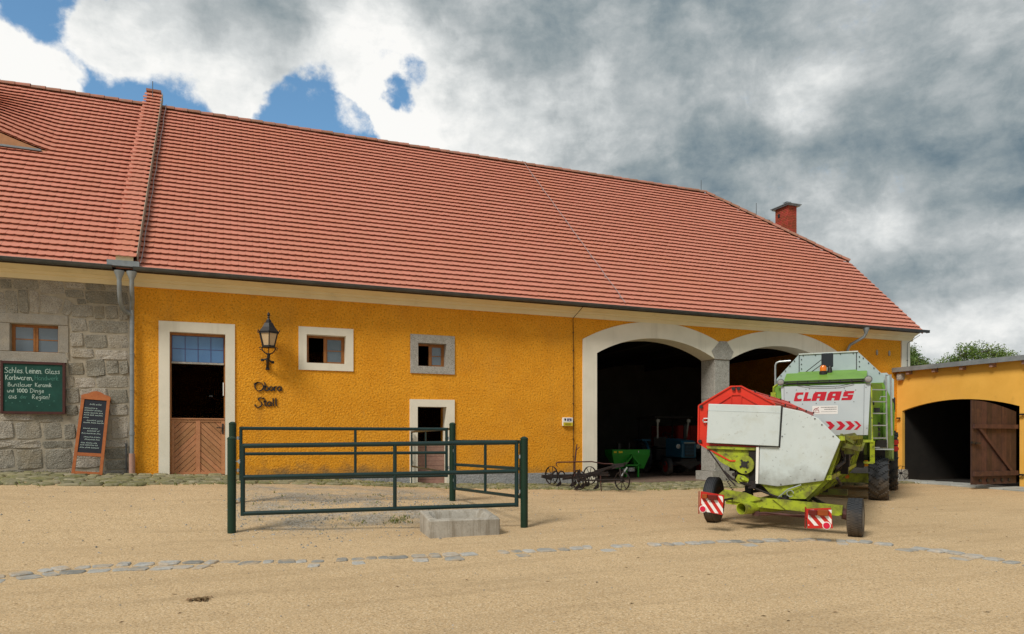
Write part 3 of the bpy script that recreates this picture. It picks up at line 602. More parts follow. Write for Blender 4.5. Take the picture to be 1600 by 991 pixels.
def build_openings():
    # --- stable door with blue transom
    MBs = plate([(-1.447, -1.1), (D1[0], -1.1), (D1[0], D1[2]), (D1[1], D1[2]), (D1[1], -1.1), (.168, -1.1), (.168, 2.70), (-1.447, 2.69)], [], -.03, .26)
    MBs.build('door_surround', M['cream'], barn)
    door = MB().b2(D1[0], D1[1], .15, .25, -.87, -.835).build('stable_door', M['granite_smooth'], barn)      # the sill; leaf, boards and light hang on it
    x0, x1, z0, z1 = D1[0] + .005, D1[1] - .005, -.83, .46
    f = MB()
    for a, b in ((x0, x0 + .085), (x1 - .085, x1), ((x0 + x1) / 2 - .045, (x0 + x1) / 2 + .045)): f.b2(a, b, .13, .19, z0, z1)
    for a, b in ((z0 + .002, z0 + .06), (z1 - .062, z1 - .002)): f.b2(x0 + .002, x1 - .002, .134, .186, a, b)
    f.b2(x0 - .003, x1 + .003, .11, .21, z1, z1 + .025)
    f.build('leaf_frame', M['pine'], door)
    xm = (x0 + x1) / 2
    for half, (a, b, sg) in enumerate(((x0 + .086, xm - .046, 1), (xm + .046, x1 - .086, -1))):
        w = .098; k = w * math.sqrt(2); zz = z0 - 1.0
        while zz < z1 + .6:
            xa, xb = a, b; L_ = xb - xa; g_ = .007
            p = [(xa, zz + g_), (xb, zz + L_ + g_), (xb, zz + L_ + k - g_), (xa, zz + k - g_)] if sg > 0 else [(xa, zz + L_ + g_), (xb, zz + g_), (xb, zz + k - g_), (xa, zz + L_ + k - g_)]
            p = clip(p, xa, xb, z0 + .06, z1 - .063)
            if len(p) >= 3: MB().prism(p, .148, .18).build('plank', M['pine'], door)
            zz += k
    MB().b2(x0, x1, .178, .186, z0 + .01, z1 - .01).build('backing_board', M['darkwood'], door)
    h = MB(); h.b2(x1 - .066, x1 - .03, .115, .133, .12, .36); h.bar((x1 - .048, .10, .26), (x1 - .19, .09, .262), .022); h.bar((x1 - .048, .13, .26), (x1 - .048, .09, .26), .022); h.build('door_handle', M['black'], door)
    fr = MB(); fr.b2(D1[0], D1[1], .12, .22, 2.40, 2.455); fr.b2(D1[0], D1[0] + .03, .125, .215, -.8, 2.398); fr.b2(D1[1] - .03, D1[1], .125, .215, .5, 2.398); fr.build('door_frame', M['wood'], door)
    MB().b2(D1[0] + .031, D1[1] - .031, .10, .2, 1.745, 1.785).build('transom_bar', M['granite_smooth'], door)
    tx0, tx1 = D1[0] + .04, D1[1] - .04; pw = (tx1 - tx0) / 4
    for i in range(4):
        for j in range(2):
            MB().b2(tx0 + i * pw + .007, tx0 + (i + 1) * pw - .007, .165, .173, 1.79 + j * .304 + .006, 1.79 + (j + 1) * .304 - .006).build('transom_pane', M['blueglass'], door)
    g = MB()
    for i in range(5): g.b2(tx0 + i * pw - .0068, tx0 + i * pw + .0068, .158, .18, 1.788, 2.398)
    for z in (1.79, 2.094, 2.396): g.b2(tx0, tx1, .160, .178, z - .006, z + .006)
    g.build('glazing_bars', M['navy'], door)
    MB().b2(-.095, -.075, .1, .124, 1.02, 1.33).build('reflector_strip', M['whiteprint'], door)
    MB().b2(-.46, -.37, 3.2, 3.26, 1.16, 1.20).build('distant_latch', M['galv'], door)
    # --- low second door
    plate([(4.37, -2.0), (D2[0], -2.0), (D2[0], D2[2]), (D2[1], D2[2]), (D2[1], -2.0), (5.57, -2.0), (5.57, 1.03), (4.37, 1.025)], [], -.045, .3).build('door_surround', M['cream'], barn, label='off-white surround of the low door')
    d2 = MB().b2(D2[0], D2[1], .1, .3, -1.3, -1.19).build('low_door', M['granite_smooth'], barn)
    zz = -1.185
    while zz < -.15:
        MB().b2(D2[0] + .006, D2[1] - .006, .15, .19, zz + .003, min(zz + .118, -.13)).build('plank', M['pinkwood'], d2); zz += .121
    s = MB(); s.b2(D2[0] + .003, D2[1] - .003, .19, .21, -1.18, -.135); s.b2(D2[0] + .004, D2[1] - .004, .13, .2, -.132, -.112); s.build('backing_board', M['darkwood'], d2)
    # --- windows
    def window(w, name, out, smat, label, open_left=True, yr=.20, slim=False):
        x0, x1, z0, z1 = w
        win = ring(out, rect(x0, x1, z0, z1), -.03, .30).build('window', smat, barn, label=label)
        f = MB(); t = .05
        for a, b in ((x0, x0 + t), (x1 - t, x1)): f.b2(a, b, yr, yr + .07, z0, z1)
        f.b2(x0 + t, x1 - t, yr + .002, yr + .068, z1 - t, z1); f.b2(x0 + t, x1 - t, yr + .002, yr + .068, z0, z0 + .03)
        xm = x0 + (x1 - x0) * .49
        f.b2(xm - .03, xm + .03, yr - .012, yr + .066, z0 + .03, z1 - t); f.build('window_frame', M['wood'], win)
        sash = MB(); a, b, c, d = xm + .03, x1 - t, z0 + .03, z1 - t; q = .028
        sash.b2(a, a + q, yr + .004, yr + .05, c, d); sash.b2(b - q, b, yr + .004, yr + .05, c, d); sash.b2(a + q, b - q, yr + .006, yr + .048, c, c + q); sash.b2(a + q, b - q, yr + .006, yr + .048, d - q, d)
        zm = (c + d) / 2; sash.b2(a + q, b - q, yr + .008, yr + .04, zm - .009, zm + .009); sash.build('sash', M['wood'], win)
        for za, zb in ((c + q, zm - .009), (zm + .009, d - q)): MB().b2(a + q - .002, b - q + .002, yr + .02, yr + .026, za - .002, zb + .002).build('pane', M['glass'], win)
        # left casement swung inwards
        o = MB(); a = x0 + t
        for y in (yr + .07, yr + .07 + .40): o.b2(a - .005, a + .03, y, y + .03, z0 + .03, z1 - t)
        o.b2(a - .004, a + .028, yr + .1, yr + .47, z0 + .03, z0 + .06); o.b2(a - .004, a + .028, yr + .1, yr + .47, z1 - t - .03, z1 - t); o.build('open_casement', M['wood'], win)
        MB().b2(a + .006, a + .012, yr + .1, yr + .47, z0 + .06, z1 - t - .03).build('pane', M['glass'], win)
    window(W1, 'window', [(1.612, 1.687), (2.93, 1.69), (2.93, 2.747), (1.612, 2.743)], M['cream'], 'wider window in a cream surround with its left casement open')
    window(W2, 'window', [(4.386, 1.702), (5.576, 1.701), (5.576, 2.708), (4.386, 2.71)], M['granite_smooth'], 'smaller window in a grey granite surround above the low door')
    # --- arches: cream bands reaching to the ground, granite springer between them
    def band(cx, xl, xr, legs):
        o = arc(cx, OH_, 2.838, ORISE, 22, xl, xr); i = arc(cx, HALF, SPR, RISE, 22)
        if legs == 'L': poly = [(xl, -2)] + o + [i[-1]] + i[::-1][1:] + [(cx - HALF, -2)]
        else: poly = o + [(xr, -2), (cx + HALF, -2)] + i[::-1]
        return plate(poly, [], -.035, .62)
    band(A1, A1 - OH_, 14.12, 'L').build('arch_surround', M['cream'], barn, label='cream arch band round the open wagon gateway')
    band(A2, 14.36, A2 + OH_, 'R').build('arch_surround', M['cream'], barn, label='cream arch band behind the combine')
    xl, xr = A1 + HALF, A2 - HALF
    pil = plate([(xl - .16, -2), (xr + .10, -2), (xr + .10, -1.0), (xl - .16, -1.0)], [], -.13, .72).build('granite_pillar', M['granite_smooth'], barn)
    zs = [-.998, .05, 1.25, 2.455]
    for a, b in zip(zs, zs[1:]): MB().b2(xl, xr, -.02, .66, a, b - .006, .012).build('stone', M['granite_smooth'], pil)
    MB().prism([(xl - .005, 2.457), (xr + .005, 2.457), (xr + .13, 2.70), (14.36, 3.02), (14.12, 3.02), (xl - .13, 2.70)], -.05, .665).build('stone', M['granite_smooth'], pil)
build_openings()

# ---------------------------------------------------------------- roofs
TW, COURSE = .165, .2347
def eyebrow(x, y):
    """lift of the tiles over the bat dormer of the left roof"""
    x = np.asarray(x, float); y = np.asarray(y, float)
    p = np.where((x < -4.15) & (x > -11.85), np.clip(.5 * (1 + np.cos(np.pi * (x + 8.0) / 3.85)), 0, 1), 0) ** .62 * .95
    q = np.clip(1 - (y - 3.1) / 2.6, 0, 1); q = q * q * (3 - 2 * q)
    return np.where(y > 3.02, p * q, 0)
T_X = np.array([-.5, -.27, 0, .27, .5]) * TW * .99
def tile_template(h0):
    pts = [(-TW * .495, .30)] + [(x, .028 * (2 * x / TW) ** 2) for x in T_X] + [(TW * .495, .30)]
    top = [(x, s, h0 - s * .215) for x, s in pts]; bot = [(x, s, h0 - s * .215 - .015) for x, s in pts]
    n = len(pts); v = np.array(top + bot)
    f = [tuple(range(n))] + [(i, i + n, i + 1 + n, i + 1) for i in range(n - 1)]
    return v, f
def slope_pts(v, x, s, jit):
    """tile-local (x, s, h) -> world, at column x and slope distance s"""
    b = np.array([0, EAVE_Y, EAVE_Z])
    P = b + (v[:, 1:2] + s) * UP + (v[:, 2:3] + jit) * NRM
    P[:, 0] = v[:, 0] + x
    return P
def hip_limit(y): return 22.36 if y < 2.70 else 22.30 - (y - 2.70) * (22.30 - 18.05) / (5.9 - 2.70)
def tile_roof(roof, x_from, x_to, lift=False):
    tv, tf = tile_template(.078); uv, uf = tile_template(.036)
    overs, V, F = [], [], []
    n = 0; rows = int(8.94 / COURSE)
    for k in range(rows):
        s = k * COURSE - .03; yy = EAVE_Y + s * UP[1]
        xr = min(x_to, hip_limit(yy + .1))
        x = x_from + TW / 2
        while x < xr - TW * .3:
            # first course of each row is the under tile, half a tile aside
            for kind in (0, 1):
                xx = x + (0 if kind else TW / 2)
                if xx > xr - TW * .2: continue
                ss = s + RNG.uniform(-.004, .004); jj = RNG.uniform(-.003, .003)
                if kind: overs.append((xx, ss, jj)); continue
                P = slope_pts(uv, xx, ss, jj)
                if lift and P[:, 1].min() > 3.0: P[:, 2] += eyebrow(P[:, 0], np.maximum(P[:, 1], 3.1))
                V.append(P); F += [tuple(i + n for i in f) for f in uf]; n += len(P)
            x += TW
    # the 300 over-tiles that show largest are objects of their own
    def d2(t):
        c = np.array([t[0], EAVE_Y, EAVE_Z]) + t[1] * UP; c[0] = t[0]
        u = (c[0] * math.cos(PHI) - (c[1] + 18) * math.sin(PHI)) / (c[0] * math.sin(PHI) + (c[1] + 18) * math.cos(PHI))
        return (c[0] ** 2 + (c[1] + 18) ** 2 + c[2] ** 2) * (1 if u > -.73 else 50)
    order = sorted(range(len(overs)), key=lambda i: d2(overs[i])); big = set(order[:300])
    me = bpy.data.meshes.new('tile'); me.from_pydata(tv.tolist(), [], tf); me.materials.append(M['tile']); me.update()
    inv = W[roof].inverted()
    base = Matrix(((1, 0, 0), (0, UP[1], NRM[1]), (0, UP[2], NRM[2]))); rotq = (base).to_euler()
    first = None
    for i in order:
        x, s, j = overs[i]
        if i in big:
            o = bpy.data.objects.new('tile', me); p = np.array([0, EAVE_Y, EAVE_Z]) + s * UP + j * NRM
            o.location = inv @ Vector((x, p[1], p[2])); o.rotation_euler = (PITCH, 0, RNG.uniform(-.01, .01)); o.parent = roof; COL.objects.link(o)
        else:
            P = slope_pts(tv, x, s, j)
            if lift and P[:, 1].min() > 3.0: P[:, 2] += eyebrow(P[:, 0], np.maximum(P[:, 1], 3.1))
            V.append(P); F += [tuple(q + n for q in f) for f in tf]; n += len(P)
    mb = MB(); mb.v = [tuple(q) for q in np.concatenate(V)]; mb.f = F; mb.m = [0] * len(F)
    mb.build('tile_courses', M['tile'], roof, kind='stuff', fix=False)

def roof_deck(x0, x1, hip):
    mb = MB(); Y0, Z0 = EAVE_Y + .02, EAVE_Z - .02; Zr = RIDGE_Z - .03
    t = .12
    if hip:
        kx, ky = 22.30, 2.70; kz = roof_z(ky) - .03; rx = 18.05
        v = [(x0, Y0, Z0), (x1, Y0, Z0), (x1, ky, kz), (rx, RIDGE_Y, Zr), (x0, RIDGE_Y, Zr), (x0, 11.8 - Y0, Z0), (x1, 11.8 - Y0, Z0), (x1, 11.8 - ky, kz)]
        f = [(0, 1, 2, 3, 4), (4, 3, 7, 6, 5), (2, 7, 3), (0, 4, 5), (1, 6, 7, 2), (0, 5, 6, 1)]
    else:
        v = [(x0, Y0, Z0), (x1, Y0, Z0), (x1, RIDGE_Y, Zr), (x0, RIDGE_Y, Zr), (x0, 11.8 - Y0, Z0), (x1, 11.8 - Y0, Z0)]
        f = [(0, 1, 2, 3), (3, 2, 5, 4), (0, 3, 4), (1, 5, 2), (0, 4, 5, 1)]
    return mb.add(v, f)
def ridge_tiles(roof, a, b, step=.36, r=.11):
    a, b = Vector(a), Vector(b); d = (b - a); n = max(1, int(d.length / step)); d.normalize()
    x = d; y = Vector((0, 0, 1)).cross(x).normalized(); z = x.cross(y)
    prof = [(math.cos(t), math.sin(t)) for t in [math.pi * i / 8 for i in range(9)]]
    vs = []; fs = []
    for xx, rr in ((0, r * .92), (step * 1.08, r * 1.1)):
        vs += [(xx, c * rr, s * rr) for c, s in prof]
    for xx, rr in ((step * 1.08, r * .95),): vs += [(xx, c * rr, s * rr) for c, s in prof]
    for i in range(8): fs += [(i, i + 1, i + 10, i + 9), (i + 9, i + 10, i + 19, i + 18)]
    me = bpy.data.meshes.get('ridge_tile') or bpy.data.meshes.new('ridge_tile')
    if not me.vertices: me.from_pydata(vs, [], fs); me.materials.append(M['ridge']); me.update()
    inv = W[roof].inverted(); rot = Matrix((x, y, z)).transposed().to_euler(); L = (b - a).length
    for i in range(n):
        o = bpy.data.objects.new('ridge_tile', me); p = a + x * (L * i / n); o.location = inv @ Vector((p.x, p.y, p.z + random.uniform(-.008, .008))); o.rotation_euler = rot; o.scale = (L / n / step, 1, 1); o.parent = roof; COL.objects.link(o)

def build_barn_roof():
    roof = roof_deck(-2.1, 22.33, True).build('roof', M['deck'], barn)
    tile_roof(roof, -1.90, 22.45)
    ridge_tiles(roof, (-1.88, RIDGE_Y, RIDGE_Z + .02), (18.05, RIDGE_Y, RIDGE_Z + .02))
    ridge_tiles(roof, (18.05, RIDGE_Y, RIDGE_Z + .02), (22.32, 2.68, roof_z(2.68) + .06))
    # barge board of the gable end below the half hip
    MB().bar((22.36, EAVE_Y, EAVE_Z - .02), (22.36, 2.66, roof_z(2.66) - .02), .03, .10).build('barge_board', M['ridge'], roof)
    MB().bar((22.34, 2.60, roof_z(2.62) - .10), (22.48, 2.60, roof_z(2.62) - .06), .1, .05).build('hip_gutter', M['zinc_dark'], roof)
    # chimney on the hip
    ch = MB().b2(20.975, 21.385, 4.425, 5.115, 6.6, 9.40).build('chimney', M['mortar'], roof)
    b = MB(); z = 7.0; k = 0
    while z < 9.38:
        off = .06 if k % 2 else 0.
        for x0, x1, fx in ((20.965, 21.395, True), (4.415, 5.125, False)):
            p = x0 - off
            while p < x1 - .02:
                a, c = max(p, x0), min(p + .122, x1); p += .13
                if c - a < .02: continue
                if fx: b.b2(a, c, 4.405, 4.43, z, z + .058)
                else: b.b2(20.955, 20.98, a, c, z, z + .058)
        z += .068; k += 1
    b.build('brick_courses', M['brick'], ch, kind='stuff')
    c = MB(); c.b2(20.86, 21.50, 4.31, 5.23, 9.40, 9.45); c.b2(20.82, 21.54, 4.27, 5.27, 9.45, 9.475); c.build('chimney_cap', M['zinc'], ch)
    c = MB(); c.b2(21.08, 21.2, 4.6, 4.72, 9.475, 9.60); c.b2(21.02, 21.26, 4.55, 4.77, 9.60, 9.62); c.build('cowl', M['zinc'], ch)
    MB().b2(20.935, 20.96, 4.86, 4.96, 9.05, 9.19).build('soot_door', M['black'], ch)
    h = MB().b2(20.1, 20.75, 5.4, 6.2, 7.9, 9.0).build('roof_hatch', M['brick'], roof); MB().b2(20.0, 20.85, 5.3, 6.3, 9.0, 9.06).build('hatch_lid', M['zinc_dark'], h)
    # lightning rods and conductor wires
    for p, l in (((-2.09, 5.95, 10.3), .5), ((17.85, 5.9, 10.05), .45), ((20.3, 5.5, 8.9), .85)): MB().tube([p, (p[0], p[1], p[2] + l)], .011, 6).build('lightning_rod', M['zinc_dark'], roof)
    for xa, xb in ((-1.72, -1.76), (10.0, 10.5)):
        q = MB(); pts = []
        for i in range(26):
            t = i / 25; y = 5.9 + (EAVE_Y - 5.9) * t; pts.append((xa + (xb - xa) * t + .01 * math.sin(i * 1.7), y, roof_z(y) + .17))
        q.tube(pts, .008, 5)
        for p in pts[::3]: q.box((p[0], p[1], p[2] - .04), (.02, .02, .08))
        q.build('conductor_wire', M['moss_wire'], roof)
    # raised fire wall between the two roofs, tiled on top
    fw = MB(); y0 = EAVE_Y + .05
    fw.prism([(y0, 3.72), (y0, roof_z(y0) + .28), (6.25, roof_z(6.25) - .02 + .28), (6.5, roof_z(6.25) + .26), (6.5, 9.3), (5.9, 9.3)], -2.25, -1.92, lambda y, x, z: (x, y, z)); fw = fw.build('fire_wall', M['tile'], barn); MB().b2(-2.255, -1.915, y0 - .012, y0 + .02, 3.75, roof_z(y0) + .275).build('end_cap', M['cornice'], fw)
    me = bpy.data.meshes['tile']; inv = W[fw].inverted()
    for k in range(40):
        s = k * COURSE + .02; base = np.array([0, EAVE_Y, EAVE_Z]) + s * UP + np.array([0, 0, .22])
        for j in range(3):
            o = bpy.data.objects.new('tile', me); o.location = inv @ Vector((-2.25 + j * .165 + (.012 if k % 2 else -.012), base[1], base[2])); o.rotation_euler = (PITCH, 0, 0); o.parent = fw; COL.objects.link(o)
    fl = MB(); fl.bar((-1.835, y0, roof_z(y0) + .21), (-1.835, 6.2, roof_z(6.2) + .21), .012, .25, (0, -.7, .7)); fl.build('side_flashing', M['mortar'], fw)
    MB().b2(-2.40, -1.78, -.62, -.40, 3.74, 3.86).build('flashing', M['zinc'], fw)
    MB().b2(-2.29, -1.88, 6.2, 6.56, roof_z(6.25) + .29, roof_z(6.25) + .36).build('coping', M['ridge'], fw)
build_barn_roof()

def half_round(mb, x0, x1, y, z, r=.075, n=8):
    pr = [(y + r * math.cos(math.pi + math.pi * i / n), z + r * math.sin(math.pi + math.pi * i / n)) for i in range(n + 1)] + [(y + (r - .008) * math.cos(math.pi + math.pi * i / n), z + (r - .008) * math.sin(math.pi + math.pi * i / n)) for i in range(n, -1, -1)]
    k = len(pr); vs = [(x0, a, b) for a, b in pr] + [(x1, a, b) for a, b in pr]
    fs = [(i, (i + 1) % k, (i + 1) % k + k, i + k) for i in range(k)]
    half = n + 1
    fs += [(i, i + 1, k - 2 - i, k - 1 - i) for i in range(n)] + [(i + k, i + 1 + k, 2 * k - 2 - i, 2 * k - 1 - i) for i in range(n)]
    mb.add(vs, fs); mb.tube([(x0, y - r, z + .004), (x1, y - r, z + .004)], .011, 6)
def build_gutter():
    g = MB(); half_round(g, -1.9, 22.48, -.56, 3.735)
    g.b2(22.46, 22.5, -.62, -.5, 3.66, 3.74)
    for x in np.arange(-1.5, 22.4, .9): g.bar((x, -.45, 3.75), (x, -.64, 3.742), .03, .006); g.tube([(x, -.56 + .078 * math.cos(t), 3.735 + .078 * math.sin(t)) for t in [math.pi + math.pi * i / 6 for i in range(7)]], .006, 4)
    g.build('gutter', M['zinc_dark'], barn)
    p = MB(); hop = [(.085, .0), (.105, .10), (.095, .12)]
    p.lathe([(.045, -.16), (.05, -.13), (.10, 0), (.105, .04)], (-1.93, -.56, 3.60), 'Z', 14)
    p.tube([(-1.93, -.56, 3.46), (-1.93, -.55, 3.30), (-1.94, -.35, 3.05), (-1.975, -.13, 2.90), (-1.975, -.10, 2.70), (-1.975, -.10, 0.10), (-1.975, -.10, -.33)], .046, 12)
    for z in (2.6, 1.9, 1.1, .35): p.lathe([(.052, -.015), (.052, .015)], (-1.975, -.10, z), 'Z', 12); p.b2(-1.99, -1.96, -.06, .01, z - .01, z + .01)
    p.lathe([(.056, -.04), (.056, .04)], (-1.975, -.10, .12), 'Z', 12)
    dp = p.build('downpipe', M['zinc'], barn, smooth=True)
    MB().cyl((-1.975, -.10, -.60), .062, .55, 'Z', 14).build('pipe_foot', M['pinkpipe'], dp, smooth=True)
    p = MB(); p.lathe([(.045, -.16), (.05, -.13), (.10, 0), (.105, .04)], (19.6, -.56, 3.63), 'Z', 12)
    p.tube([(19.6, -.56, 3.5), (19.58, -.5, 3.38), (19.35, -.15, 3.15), (19.3, -.09, 3.0), (19.3, -.09, -1.4)], .046, 10); p.build('downpipe', M['zinc'], barn, smooth=True)
    # cable down the wall beside the arch, earth wire at the pilaster
    c = MB(); c.tube([(9.12, -.55, 3.66), (9.05, -.05, 3.4), (9.07, -.03, 3.1), (9.075, -.03, 1.5), (9.07, -.035, -1.2)], .009, 5)
    for z in np.arange(-1.0, 3.1, .5): c.box((9.07, -.03, z), (.028, .04, .02))
    c.build('conduit', M['rust'], barn)
    c = MB(); c.tube([(22.3, -.4, 3.6), (22.12, -.07, 3.36), (22.11, -.06, 3.0), (22.11, -.06, -1.3)], .009, 5)
    for z in np.arange(0, 3.3, .55): c.box((22.11, -.055, z), (.03, .04, .03))
    c.build('earth_wire', M['zinc_dark'], barn)
build_gutter()

# ================================================================ STONE HOUSE ON THE LEFT
house = empty('stone_house', 'grey granite block house with red tiled roof and eyebrow dormer', 'house', (-7, 6, -1.1))
STONES = [(-4.47,-4.25,3.18,3.4),(-4.25,-3.76,3.2,3.42),(-3.76,-3.29,3.14,3.45),(-3.29,-2.91,3.28,3.43),(-2.91,-2.5,3.28,3.43),(-2.5,-2.05,3.29,3.43),(-3.29,-2.91,3.09,3.27),(-2.91,-2.05,2.99,3.28),(-3.06,-2.88,2.95,3.09),(-3.17,-2.73,2.67,2.94),(-2.73,-2.52,2.65,2.95),(-2.52,-2.25,2.66,2.97),(-2.25,-2.05,2.65,2.98),(-3.19,-2.85,2.35,2.65),(-2.84,-2.05,2.35,2.63),(-3.19,-2.92,2.01,2.33),(-2.92,-2.46,2.0,2.31),(-2.46,-2.05,2.02,2.32),(-3.19,-2.72,1.78,1.98),(-2.71,-2.05,1.76,1.98),(-3.23,-2.91,1.39,1.68),(-2.9,-2.5,1.37,1.77),(-2.5,-2.24,1.44,1.75),(-2.24,-2.05,1.44,1.75),(-3.26,-3.1,1.13,1.36),(-3.1,-2.7,1.12,1.35),(-2.7,-2.05,1.14,1.41),(-3.26,-3.0,0.77,1.12),(-3.0,-2.44,0.77,1.12),(-2.44,-2.05,0.78,1.11),(-3.27,-3.03,0.5,0.74),(-3.03,-2.46,0.51,0.76),(-2.46,-2.05,0.52,0.77),(-3.07,-2.46,0.01,0.49),(-2.41,-2.05,0.0,0.49),(-3.31,-3.07,-0.01,0.34),(-3.69,-3.33,-0.01,0.36),(-4.2,-3.71,-0.01,0.37),(-4.6,-4.2,-0.01,0.38),(-4.47,-3.85,0.39,0.54),(-3.85,-3.31,0.36,0.52),(-4.6,-3.72,-0.2,-0.03),(-3.71,-3.13,-0.2,-0.04),(-3.12,-2.56,-0.21,-0.03),(-2.56,-2.05,-0.19,-0.02),(-4.6,-4.2,-0.64,-0.22),(-4.18,-3.68,-0.65,-0.21),(-3.67,-3.14,-0.66,-0.21),(-3.14,-2.56,-0.64,-0.23),(-2.54,-2.05,-0.45,-0.21),(-2.53,-2.05,-0.68,-0.47),(-4.6,-3.94,-0.79,-0.66),(-3.94,-3.12,-0.8,-0.67),(-3.12,-2.05,-0.82,-0.70),(-4.6,-4.07,1.24,1.62),(-4.06,-3.27,1.26,1.65),(-4.6,-3.94,0.88,1.23),(-3.93,-3.28,0.89,1.25),(-4.6,-4.12,0.55,0.86),(-4.11,-3.28,0.56,0.88),(-3.3,-3.2,1.7,1.95)]
VOUSS = [[(-4.72,3.11),(-4.4,3.14),(-4.33,2.67),(-4.72,2.65)],[(-4.4,3.14),(-4.17,3.18),(-4.12,2.68),(-4.33,2.67)],[(-4.16,3.18),(-3.97,3.22),(-3.93,2.69),(-4.11,2.68)],[(-3.96,3.22),(-3.78,3.19),(-3.74,2.7),(-3.92,2.69)],[(-3.77,3.12),(-3.3,3.06),(-3.38,2.71),(-3.73,2.7)],[(-3.29,3.07),(-3.07,2.94),(-3.21,2.67),(-3.36,2.7)]]
def rough_block(poly, name='stone', material=None, parent=None, y0=.05, proud=.02):
    """one quarry-faced block: its outline nibbled, its face domed and chipped"""
    n = len(poly); cx = sum(p[0] for p in poly) / n; cz = sum(p[1] for p in poly) / n; out = []
    for i in range(n):
        a, b = poly[i], poly[(i + 1) % n]; L = math.hypot(b[0] - a[0], b[1] - a[1]); k = max(2, min(5, int(L / .14)))
        for j in range(k):
            t = (j + (.18 if j == 0 else 0)) / k
            x, z = a[0] + (b[0] - a[0]) * t, a[1] + (b[1] - a[1]) * t
            d = math.hypot(x - cx, z - cz) or 1; s = .001 + random.uniform(0, .008)
            out.append((x - (x - cx) / d * s, z - (z - cz) / d * s))
    m = len(out); p1 = proud * random.uniform(.6, 1.3)
    vs = [(x, y0, z) for x, z in out] + [(x, -p1 * .15, z) for x, z in out] + [(cx + (x - cx) * .86, -p1 * random.uniform(.3, 1.5), cz + (z - cz) * .945) for x, z in out] + [(cx, -p1 * random.uniform(.9, 1.5), cz)]
    fs = []
    for i in range(m):
        j = (i + 1) % m; fs += [(i, j, m + j, m + i), (m + i, m + j, 2 * m + j, 2 * m + i), (2 * m + i, 2 * m + j, 3 * m)]
    MB().add(vs, fs).build(name, material or M['granite'], parent)
def build_house():
    hw = (-4.284, -3.408, 1.868, 2.462)
    wall = plate([(-12, -1.8), (-2.002, -1.8), (-2.002, 3.43), (-12, 3.43)], [rect(*hw)[::-1]], -.0015, .6).build('wall', M['mortar'], house)
    for a, b, c, d in STONES: rough_block(rect(a + .002, b - .002, c + .002, d - .002), parent=wall)
    for p in VOUSS: rough_block(p, parent=wall)
    for x in np.arange(-6.58, -5.0, .66):                       # what lies just outside the frame on the left
        z = -.8
        while z < 3.3:
            h = random.uniform(.26, .46); rough_block(rect(x + .004, x + .655, z + .004, min(z + h - .004, 3.42)), parent=wall); z += h
    # dressed stone frame of the small window
    for a, b, c, d in ((-4.6, -3.22, 2.47, 2.68), (-4.6, -4.286, 1.87, 2.466), (-3.406, -3.21, 1.87, 2.466), (-4.6, -3.23, 1.66, 1.866)): MB().b2(a + .003, b - .003, -.022, .25, c, d - .004, .008).build('stone', M['granite_frame'], wall)
    x0, x1, z0, z1 = hw
    win = MB().b2(x0, x1, .13, .2, z1 - .055, z1).build('window', M['wood'], house)
    f = MB(); xm = (x0 + x1) / 2
    for a, b in ((x0, x0 + .065), (x1 - .03, x1)): f.b2(a, b, .128, .198, z0, z1 - .055)
    for a, b in ((xm - .045, xm - .003), (xm + .003, xm + .045)): f.b2(a, b, .11, .18, z0 + .02, z1 - .06)
    f.b2(x0 + .065, x1 - .03, .13, .19, z0, z0 + .022); zm = (z0 + z1 - .03) / 2
    for a, b in ((x0 + .065, xm - .045), (xm + .045, x1 - .03)): f.b2(a, b, .135, .16, zm - .01, zm + .01)
    f.build('window_frame', M['wood'], win)
    for a, b in ((x0 + .063, xm - .044), (xm + .044, x1 - .028)):
        for c, d in ((z0 + .02, zm - .009), (zm + .009, z1 - .053)): MB().b2(a, b, .142, .148, c, d).build('pane', M['glass'], win)
    MB().b2(x0 - .1, x1 + .1, .45, .5, z0 - .1, z1 + .1).build('dark_room', M['soot2'], win)  # near-black sheet standing in for the unlit room behind the panes
    prof = [(.1, 3.43), (-.035, 3.43), (-.045, 3.535), (-.085, 3.545), (-.10, 3.60), (-.16, 3.62), (-.25, 3.665), (-.31, 3.68), (-.31, 3.715), (.1, 3.715)]
    MB().prism(prof, -12, -1.985, lambda y, x, z: (x, y, z)).build('cornice', M['cornice'], house)
    roof = roof_deck(-12, -2.12, False).build('roof', M['deck'], house)
    tile_roof(roof, -9.85, -2.26, lift=True)
    ridge_tiles(roof, (-10, RIDGE_Y, RIDGE_Z + .02), (-2.28, RIDGE_Y, RIDGE_Z + .02))
    # eyebrow dormer front
    xs = np.linspace(-11.8, -4.15, 40); top = [(float(x), roof_z(3.12) + .04 + float(eyebrow(x, 3.1))) for x in xs]
    d = MB().prism([(top[0][0], roof_z(3.1) - .1), (top[-1][0], roof_z(3.1) - .1)] + top[::-1], 3.12, 3.2).build('dormer', M['pine'], roof)
    MB().b2(-11.8, -4.35, 2.98, 3.13, roof_z(3.05) + .075, roof_z(3.05) + .12).build('dormer_sill', M['zinc'], roof)
    g = MB(); half_round(g, -12, -2.3, -.56, 3.735)
    for x in np.arange(-11.5, -2.3, .9): g.tube([(x, -.56 + .078 * math.cos(t), 3.735 + .078 * math.sin(t)) for t in [math.pi + math.pi * i / 6 for i in range(7)]], .006, 4)
    g.build('gutter', M['zinc_dark'], house)
    p = MB(); p.lathe([(.045, -.16), (.05, -.13), (.10, 0), (.105, .04)], (-2.17, -.56, 3.60), 'Z', 14)
    p.tube([(-2.17, -.56, 3.46), (-2.17, -.54, 3.2), (-2.165, -.42, 2.98), (-2.13, -.22, 2.86), (-2.0, -.12, 2.78)], .046, 12); p.build('downpipe', M['zinc'], house, smooth=True)
    MB().tube([(-2.10, -.05, -.1), (-2.09, -.06, -.5), (-2.09, -.06, -.85)], .02, 6).build('earth_rod', M['zinc_dark'], house)
